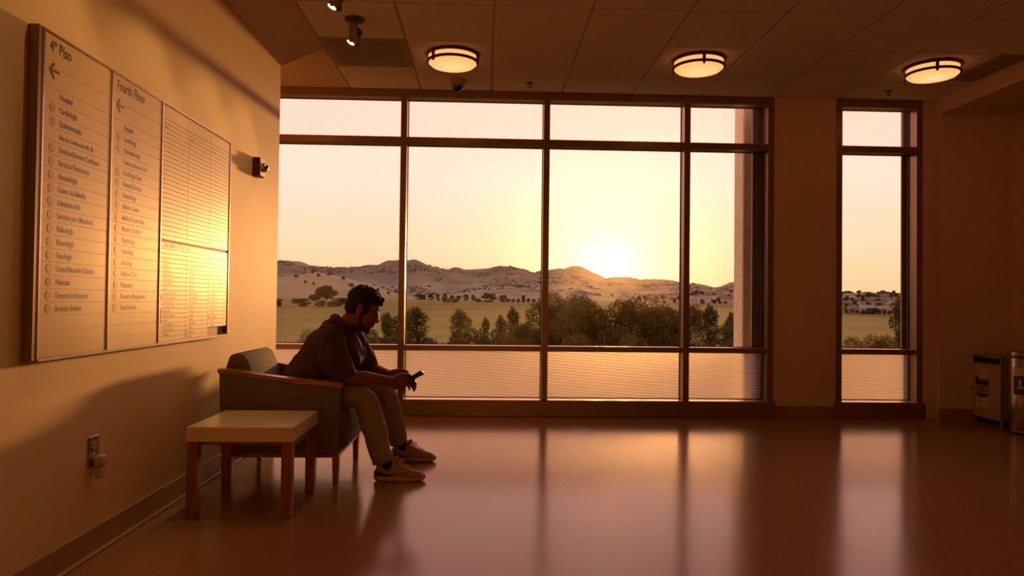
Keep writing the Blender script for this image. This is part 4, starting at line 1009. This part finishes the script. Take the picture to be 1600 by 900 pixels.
# hands: flat palms, four fingers round the back of the phone, thumb on top
loft(bm, [(-0.535, 3.993, 0.528, 0.022, 0.028), (-0.505, 4.020, 0.520, 0.016, 0.040), (-0.472, 4.046, 0.512, 0.014, 0.042), (-0.455, 4.058, 0.508, 0.012, 0.038)], side=(0.55, -0.83, 0))
for ch in (((-0.468, 4.050, 0.532), (-0.436, 4.072, 0.530), (-0.414, 4.092, 0.514), (-0.406, 4.104, 0.502)),
           ((-0.474, 4.048, 0.515), (-0.446, 4.070, 0.503), (-0.434, 4.088, 0.484), (-0.434, 4.098, 0.472)),
           ((-0.482, 4.045, 0.500), (-0.462, 4.066, 0.482), (-0.459, 4.082, 0.464), (-0.463, 4.091, 0.453)),
           ((-0.494, 4.042, 0.490), (-0.482, 4.060, 0.470), (-0.484, 4.074, 0.455), (-0.489, 4.082, 0.446))):
    tube(bm, [(*p, r_) for p, r_ in zip(ch, (0.0100, 0.0088, 0.0080, 0.0070))], n=10, side=(0.3, 1, 0.2))
tube(bm, [(-0.512, 4.018, 0.540, 0.015), (-0.482, 4.042, 0.556, 0.0125), (-0.452, 4.066, 0.560, 0.0105), (-0.432, 4.084, 0.556, 0.0088)], n=10, side=(0, 0, 1))
loft(bm, [(-0.556, 4.198, 0.545, 0.022, 0.027), (-0.525, 4.175, 0.543, 0.016, 0.040), (-0.490, 4.152, 0.538, 0.014, 0.042), (-0.472, 4.142, 0.534, 0.012, 0.038)], side=(0.55, 0.83, 0))
for k, (z, L) in enumerate(((0.560, 1.0), (0.540, 1.08), (0.522, 1.0), (0.506, 0.84))):
    x = -0.478 + 0.004 * k
    tube(bm, [(x, 4.148, z, 0.0105), (x + 0.036 * L, 4.136, z - 0.012, 0.0098), (x + 0.062 * L, 4.122, z - 0.026, 0.0090), (x + 0.070 * L, 4.108, z - 0.042, 0.0080)], n=10, side=(0.3, 0.2, 1))
tube(bm, [(-0.530, 4.178, 0.562, 0.015), (-0.500, 4.158, 0.576, 0.0125), (-0.470, 4.138, 0.576, 0.0105), (-0.448, 4.122, 0.568, 0.0088)], n=10, side=(0, 0, 1))
# head
ell(bm, (-0.012, 0, 0.040), (0.094, 0.075, 0.086), HM4)
ell(bm, (0.030, 0, -0.020), (0.055, 0.063, 0.088), HM4)
ell(bm, (0.036, 0, -0.080), (0.046, 0.050, 0.034), HM4)
ell(bm, (0.066, 0, -0.100), (0.019, 0.024, 0.017), HM4)
ell(bm, (0.000, 0, -0.055), (0.060, 0.058, 0.045), HM4)
tube(bm, [(*hp(0.079, 0, 0.016), 0.009), (*hp(0.092, 0, -0.010), 0.0098), (*hp(0.100, 0, -0.028), 0.0108)], n=10)
for s_ in (-1, 1):
    ell(bm, (0.090, s_ * 0.011, -0.033), (0.012, 0.009, 0.008), HM4)
    ell(bm, (0.066, s_ * 0.030, 0.026), (0.020, 0.022, 0.010), HM4)
    ell(bm, (0.063, s_ * 0.032, 0.006), (0.014, 0.015, 0.011), HM4)
    ell(bm, (0.052, s_ * 0.042, -0.024), (0.024, 0.018, 0.020), HM4)
    ell(bm, (-0.008, s_ * 0.078, -0.004), (0.019, 0.007, 0.032), HM4)
    ell(bm, (-0.014, s_ * 0.083, 0.006), (0.013, 0.006, 0.022), HM4)
ell(bm, (0.083, 0, -0.055), (0.012, 0.022, 0.007), HM4); ell(bm, (0.080, 0, -0.068), (0.012, 0.019, 0.008), HM4)
person = fuse('person', bm, 'skin', 0.0042, smooth_it=2)
tag(person, 'man in brown top and faded jeans seated in the armchair looking at a phone', 'person')
# hair
bm = bmesh.new()
ell(bm, (-0.020, 0, 0.058), (0.098, 0.081, 0.078), HM4); ell(bm, (-0.050, 0, 0.010), (0.062, 0.074, 0.070), HM4)
rr_ = random.Random(5)
for k in range(46):
    a_ = rr_.uniform(-1.2, 1.2); x = rr_.uniform(-0.07, 0.070); y = 0.062 * math.sin(a_); z = 0.058 + 0.074 * math.sqrt(max(0.05, 1 - ((x + 0.02) / 0.104) ** 2 - (y / 0.085) ** 2))
    ell(bm, (x, y, z), (rr_.uniform(0.010, 0.018), rr_.uniform(0.010, 0.016), rr_.uniform(0.008, 0.015)), HM4, n=10)
for k in range(14):
    y = -0.048 + 0.096 * k / 13; ell(bm, (0.066 + rr_.uniform(-0.004, 0.012) - abs(y) * 0.25, y, 0.082 + rr_.uniform(-0.010, 0.016)), (0.020, 0.013, 0.016), HM4, n=10)
for s_ in (-1, 1): ell(bm, (0.012, s_ * 0.066, 0.020), (0.030, 0.012, 0.045), HM4)
fuse('hair', bm, 'hair', 0.0042, person, 1, disp=lambda c: 0.004 * np.array([noise.noise(Vector(p) * 95) for p in c]))
bm = bmesh.new()
ell(bm, (0.036, 0, -0.086), (0.047, 0.0515, 0.033), HM4); ell(bm, (0.067, 0, -0.102), (0.020, 0.026, 0.018), HM4)
for s_ in (-1, 1):
    tube(bm, [(*hp(0.010, s_ * 0.062, -0.020), 0.005), (*hp(0.016, s_ * 0.054, -0.055), 0.010), (*hp(0.034, s_ * 0.044, -0.082), 0.013)], n=10)
    tube(bm, [(*hp(0.088, s_ * 0.003, -0.047), 0.0075), (*hp(0.080, s_ * 0.018, -0.050), 0.007), (*hp(0.068, s_ * 0.028, -0.066), 0.007)], n=10)
fuse('beard', bm, 'beard_hair', 0.0042, person, 1, disp=lambda c: 0.0018 * np.array([noise.noise(Vector(p) * 160) for p in c]))
for s_ in (-1, 1):
    bm = bmesh.new(); tube(bm, [(*hp(0.083, s_ * 0.012, 0.030), 0.004), (*hp(0.080, s_ * 0.030, 0.036), 0.005), (*hp(0.066, s_ * 0.046, 0.030), 0.003)], n=8, side=(0, 0, 1)); bm_obj('eyebrow', bm, 'hair', person, True)
# top with short loose sleeves and a folded hood
def wr(scale, amp, st_):
    return lambda c: amp * np.array([noise.fractal(Vector((p[0] * st_[0], p[1] * st_[1], p[2] * st_[2])) * scale, 1.0, 2.0, 3) for p in c])
bm = bmesh.new()
loft(bm, [(-1.050, PY, 0.455, 0.200, 0.128), (-1.015, PY, 0.515, 0.205, 0.140), (-0.965, PY, 0.585, 0.200, 0.138), (-0.915, PY, 0.660, 0.205, 0.138), (-0.868, PY, 0.735, 0.210, 0.128), (-0.838, PY, 0.790, 0.180, 0.100), (-0.818, PY, 0.822, 0.110, 0.078), (-0.800, PY, 0.846, 0.078, 0.066)], n=28, round1=False)
tube(bm, [(-0.855, 3.955, 0.765, 0.083), (-0.832, 3.915, 0.675, 0.082), (-0.800, 3.900, 0.605, 0.078), (-0.776, 3.904, 0.556, 0.076)], round1=False)
tube(bm, [(-0.815, 4.245, 0.765, 0.082), (-0.762, 4.290, 0.675, 0.078), (-0.722, 4.308, 0.610, 0.072), (-0.704, 4.308, 0.565, 0.069)], round1=False)
loft(bm, [(-0.830, 4.03, 0.70, 0.07, 0.10), (-0.785, 4.10, 0.68, 0.12, 0.075), (-0.770, 4.15, 0.66, 0.07, 0.08)], side=(0, 1, 0.2))
ell(bm, (-0.770, PY + 0.01, 0.705), (0.055, 0.135, 0.085)); ell(bm, (-0.800, PY, 0.620), (0.060, 0.130, 0.090))
for k in range(20):
    a_ = 2 * math.pi * k / 20; ell(bm, (-0.812 + 0.066 * math.cos(a_) * 0.85, PY + 0.080 * math.sin(a_), 0.842 - 0.030 * math.cos(a_) + 0.006), (0.026, 0.026, 0.020), n=10)
tube(bm, [(-0.868, PY - 0.085, 0.845, 0.026), (-0.862, PY, 0.868, 0.030), (-0.868, PY + 0.085, 0.845, 0.026)], n=12, side=(0, 0, 1))
tube(bm, [(-0.90, PY - 0.10, 0.818, 0.030), (-0.902, PY, 0.835, 0.034), (-0.90, PY + 0.10, 0.818, 0.030)], n=12, side=(0, 0, 1))
fuse('hooded_top', bm, 'shirt', 0.006, person, 4, disp=wr(8.0, 0.0105, (2.6, 2.6, 0.75)))
# jeans
bm = bmesh.new()
ell(bm, (-1.035, PY, 0.475), (0.135, 0.185, 0.098))
loft(bm, [(-1.04, 4.02, 0.470, 0.092, 0.088), (-0.92, 3.985, 0.470, 0.092, 0.080), (-0.78, 3.948, 0.458, 0.084, 0.068), (-0.69, 3.930, 0.447, 0.074, 0.062), (-0.648, 3.923, 0.420, 0.070, 0.064), (-0.628, 3.918, 0.365, 0.070, 0.068), (-0.606, 3.912, 0.29, 0.068, 0.070), (-0.578, 3.906, 0.19, 0.062, 0.062), (-0.548, 3.902, 0.098, 0.058, 0.058)], n=22, round1=False)
loft(bm, [(-1.04, 4.18, 0.470, 0.092, 0.088), (-0.90, 4.225, 0.470, 0.092, 0.080), (-0.74, 4.280, 0.456, 0.084, 0.068), (-0.64, 4.305, 0.440, 0.074, 0.062), (-0.598, 4.315, 0.410, 0.070, 0.064), (-0.580, 4.322, 0.355, 0.070, 0.066), (-0.562, 4.330, 0.28, 0.066, 0.066), (-0.540, 4.342, 0.19, 0.060, 0.060), (-0.517, 4.356, 0.106, 0.055, 0.055)], n=22, round1=False)
fuse('jeans', bm, 'jeans', 0.0065, person, 3, disp=wr(7.0, 0.008, (1.2, 1.2, 1.6)))
for s_, c in ((-1, (-0.530, 3.900)), (1, (-0.502, 4.362))):
    bm = bmesh.new(); tube(bm, [(c[0] - 0.012, c[1], 0.135, 0.036), (c[0], c[1], 0.10, 0.038), (c[0] + 0.012, c[1], 0.055, 0.042)], n=18); bm_obj('sock', bm, 'sock', person, True)
# shoes (local: x forward from the heel, z up)
def shoe(x, y, rz):
    e = bpy.data.objects.new('shoe', None); 
    bm = bmesh.new()
    prof = [(0.000, 0.030), (0.02, 0.036), (0.08, 0.036), (0.14, 0.038), (0.19, 0.044), (0.225, 0.042), (0.25, 0.032), (0.268, 0.014)]
    # upper: sections along the length (x, half width, top height, base height)
    sec = [(0.004, 0.020, 0.070, 0.022), (0.016, 0.032, 0.094, 0.020), (0.04, 0.036, 0.100, 0.018), (0.08, 0.038, 0.102, 0.018), (0.115, 0.040, 0.104, 0.018), (0.145, 0.043, 0.088, 0.018), (0.18, 0.047, 0.071, 0.018), (0.215, 0.047, 0.059, 0.018), (0.245, 0.038, 0.050, 0.018), (0.263, 0.020, 0.038, 0.020)]
    n = 20; rings = []
    for (sx, hw, top, bot) in sec:
        mid = bot + (top - bot) * 0.42; r_ = []
        for k in range(n):
            a_ = 2 * math.pi * k / n; cz = math.sin(a_); cyx = math.cos(a_)
            z = mid + (top - mid) * cz if cz > 0 else mid + (mid - bot) * cz
            wv = hw * (abs(cyx) ** 0.75) * (1 if cyx > 0 else -1) * (1 - 0.30 * max(0, cz))
            r_.append(bm.verts.new((sx, wv, z)))
        rings.append(r_)
    for A, B in zip(rings, rings[1:]):
        for k in range(n): bm.faces.new((A[k], B[k], B[(k + 1) % n], A[(k + 1) % n]))
    bm.faces.new(rings[0]); bm.faces.new(rings[-1][::-1]); bmesh.ops.recalc_face_normals(bm, faces=bm.faces)
    up = bm_obj('shoe', bm, 'shoe_upper', person, True); up.location = (x, y, 0); up.rotation_euler = (0, 0, rz)
    bm = bmesh.new(); N_ = 44; ringsS = []
    def outline(off):
        pts = []
        for k in range(N_):
            a_ = 2 * math.pi * k / N_; xx = 0.135 + (0.139 + off) * math.cos(a_); hw = 0.040 + 0.009 * math.cos(a_ - 0.35)
            pts.append((xx, (hw + off) * (abs(math.sin(a_)) ** 0.8) * (1 if math.sin(a_) > 0 else -1)))
        return pts
    for z, off in ((0.0, -0.010), (0.004, -0.001), (0.016, 0.004), (0.026, 0.002), (0.032, -0.004)):
        ringsS.append([bm.verts.new((px_, py_, z + (0.010 * max(0, (px_ - 0.205) / 0.07) ** 2 if z < 0.02 else 0.004 * max(0, (px_ - 0.22) / 0.055)) + (0.006 * max(0, (0.02 - px_) / 0.03) if z < 0.01 else 0) + (0.008 * max(0, (0.07 - px_) / 0.07) if z > 0.02 else 0))) for px_, py_ in outline(off)])
    for A, B in zip(ringsS, ringsS[1:]):
        for k in range(N_): bm.faces.new((A[k], A[(k + 1) % N_], B[(k + 1) % N_], B[k]))
    bm.faces.new(ringsS[0][::-1]); bm.faces.new(ringsS[-1]); bm_obj('sole', bm, 'shoe_sole', up, True)
    bm = bmesh.new()   # dark heel wedge
    for s_ in (-1, 1):
        vs_ = [(0.000, 0.018, 0.058), (0.03, 0.0375, 0.056), (0.07, 0.0395, 0.044), (0.105, 0.0415, 0.036), (0.105, 0.0425, 0.032), (0.05, 0.0415, 0.034), (0.000, 0.026, 0.038)]
        bm.faces.new([bm.verts.new((a, s_ * (b + 0.0016), c)) for a, b, c in vs_])
    bm.faces.new([bm.verts.new(v) for v in ((-0.001, -0.022, 0.058), (-0.001, 0.022, 0.058), (-0.003, 0.026, 0.038), (-0.003, -0.026, 0.038))])
    bm_obj('heel_patch', bm, 'shoe_dark', up)
    bm = bmesh.new(); tube(bm, [(0.095, 0, 0.098, 0.021), (0.108, 0, 0.112, 0.018), (0.118, 0, 0.124, 0.012)], n=12); bm_obj('tongue', bm, 'shoe_upper', up, True)
    bm = bmesh.new()
    for k in range(5):
        t = k / 4; xx = 0.128 + 0.062 * t; zz = 0.100 - 0.028 * t; hw = 0.020 + 0.006 * t
        tube(bm, [(xx, -hw, zz - 0.008, 0.0024), (xx + 0.005, 0, zz + 0.003, 0.0026), (xx + 0.010, hw, zz - 0.008, 0.0024)], n=6, sub=3, side=(0, 0, 1))
    tube(bm, [(0.120, 0, 0.112, 0.002), (0.135, -0.020, 0.116, 0.002), (0.158, -0.034, 0.106, 0.002), (0.150, -0.022, 0.100, 0.002), (0.130, -0.006, 0.108, 0.002)], n=6, sub=4, side=(0, 0, 1))
    tube(bm, [(0.120, 0, 0.112, 0.002), (0.140, 0.022, 0.114, 0.002), (0.155, 0.034, 0.102, 0.002), (0.140, 0.018, 0.102, 0.002), (0.128, 0.004, 0.108, 0.002)], n=6, sub=4, side=(0, 0, 1))
    bm_obj('laces', bm, 'lace', up, True)
shoe(-0.592, 3.893, 0.02); shoe(-0.566, 4.350, 0.05)
# ---- smartphone in his hands
ph = thing('smartphone', 'dark smartphone held in both hands of the seated man', 'phone', (-0.422, 4.100, 0.535))
ph.rotation_euler = (math.radians(-16), math.radians(-31), 0)
box('phone_body', (-0.075, 0.075, -0.036, 0.036, -0.0075, 0.0045), 'phone_black', ph, bev=0.004, seg=2)
box('screen', (-0.071, 0.071, -0.0335, 0.0335, 0.0046, 0.0050), 'dome_black', ph)
box('camera_bump', (0.045, 0.070, 0.008, 0.030, -0.0096, -0.0076), 'phone_black', ph, bev=0.0008)
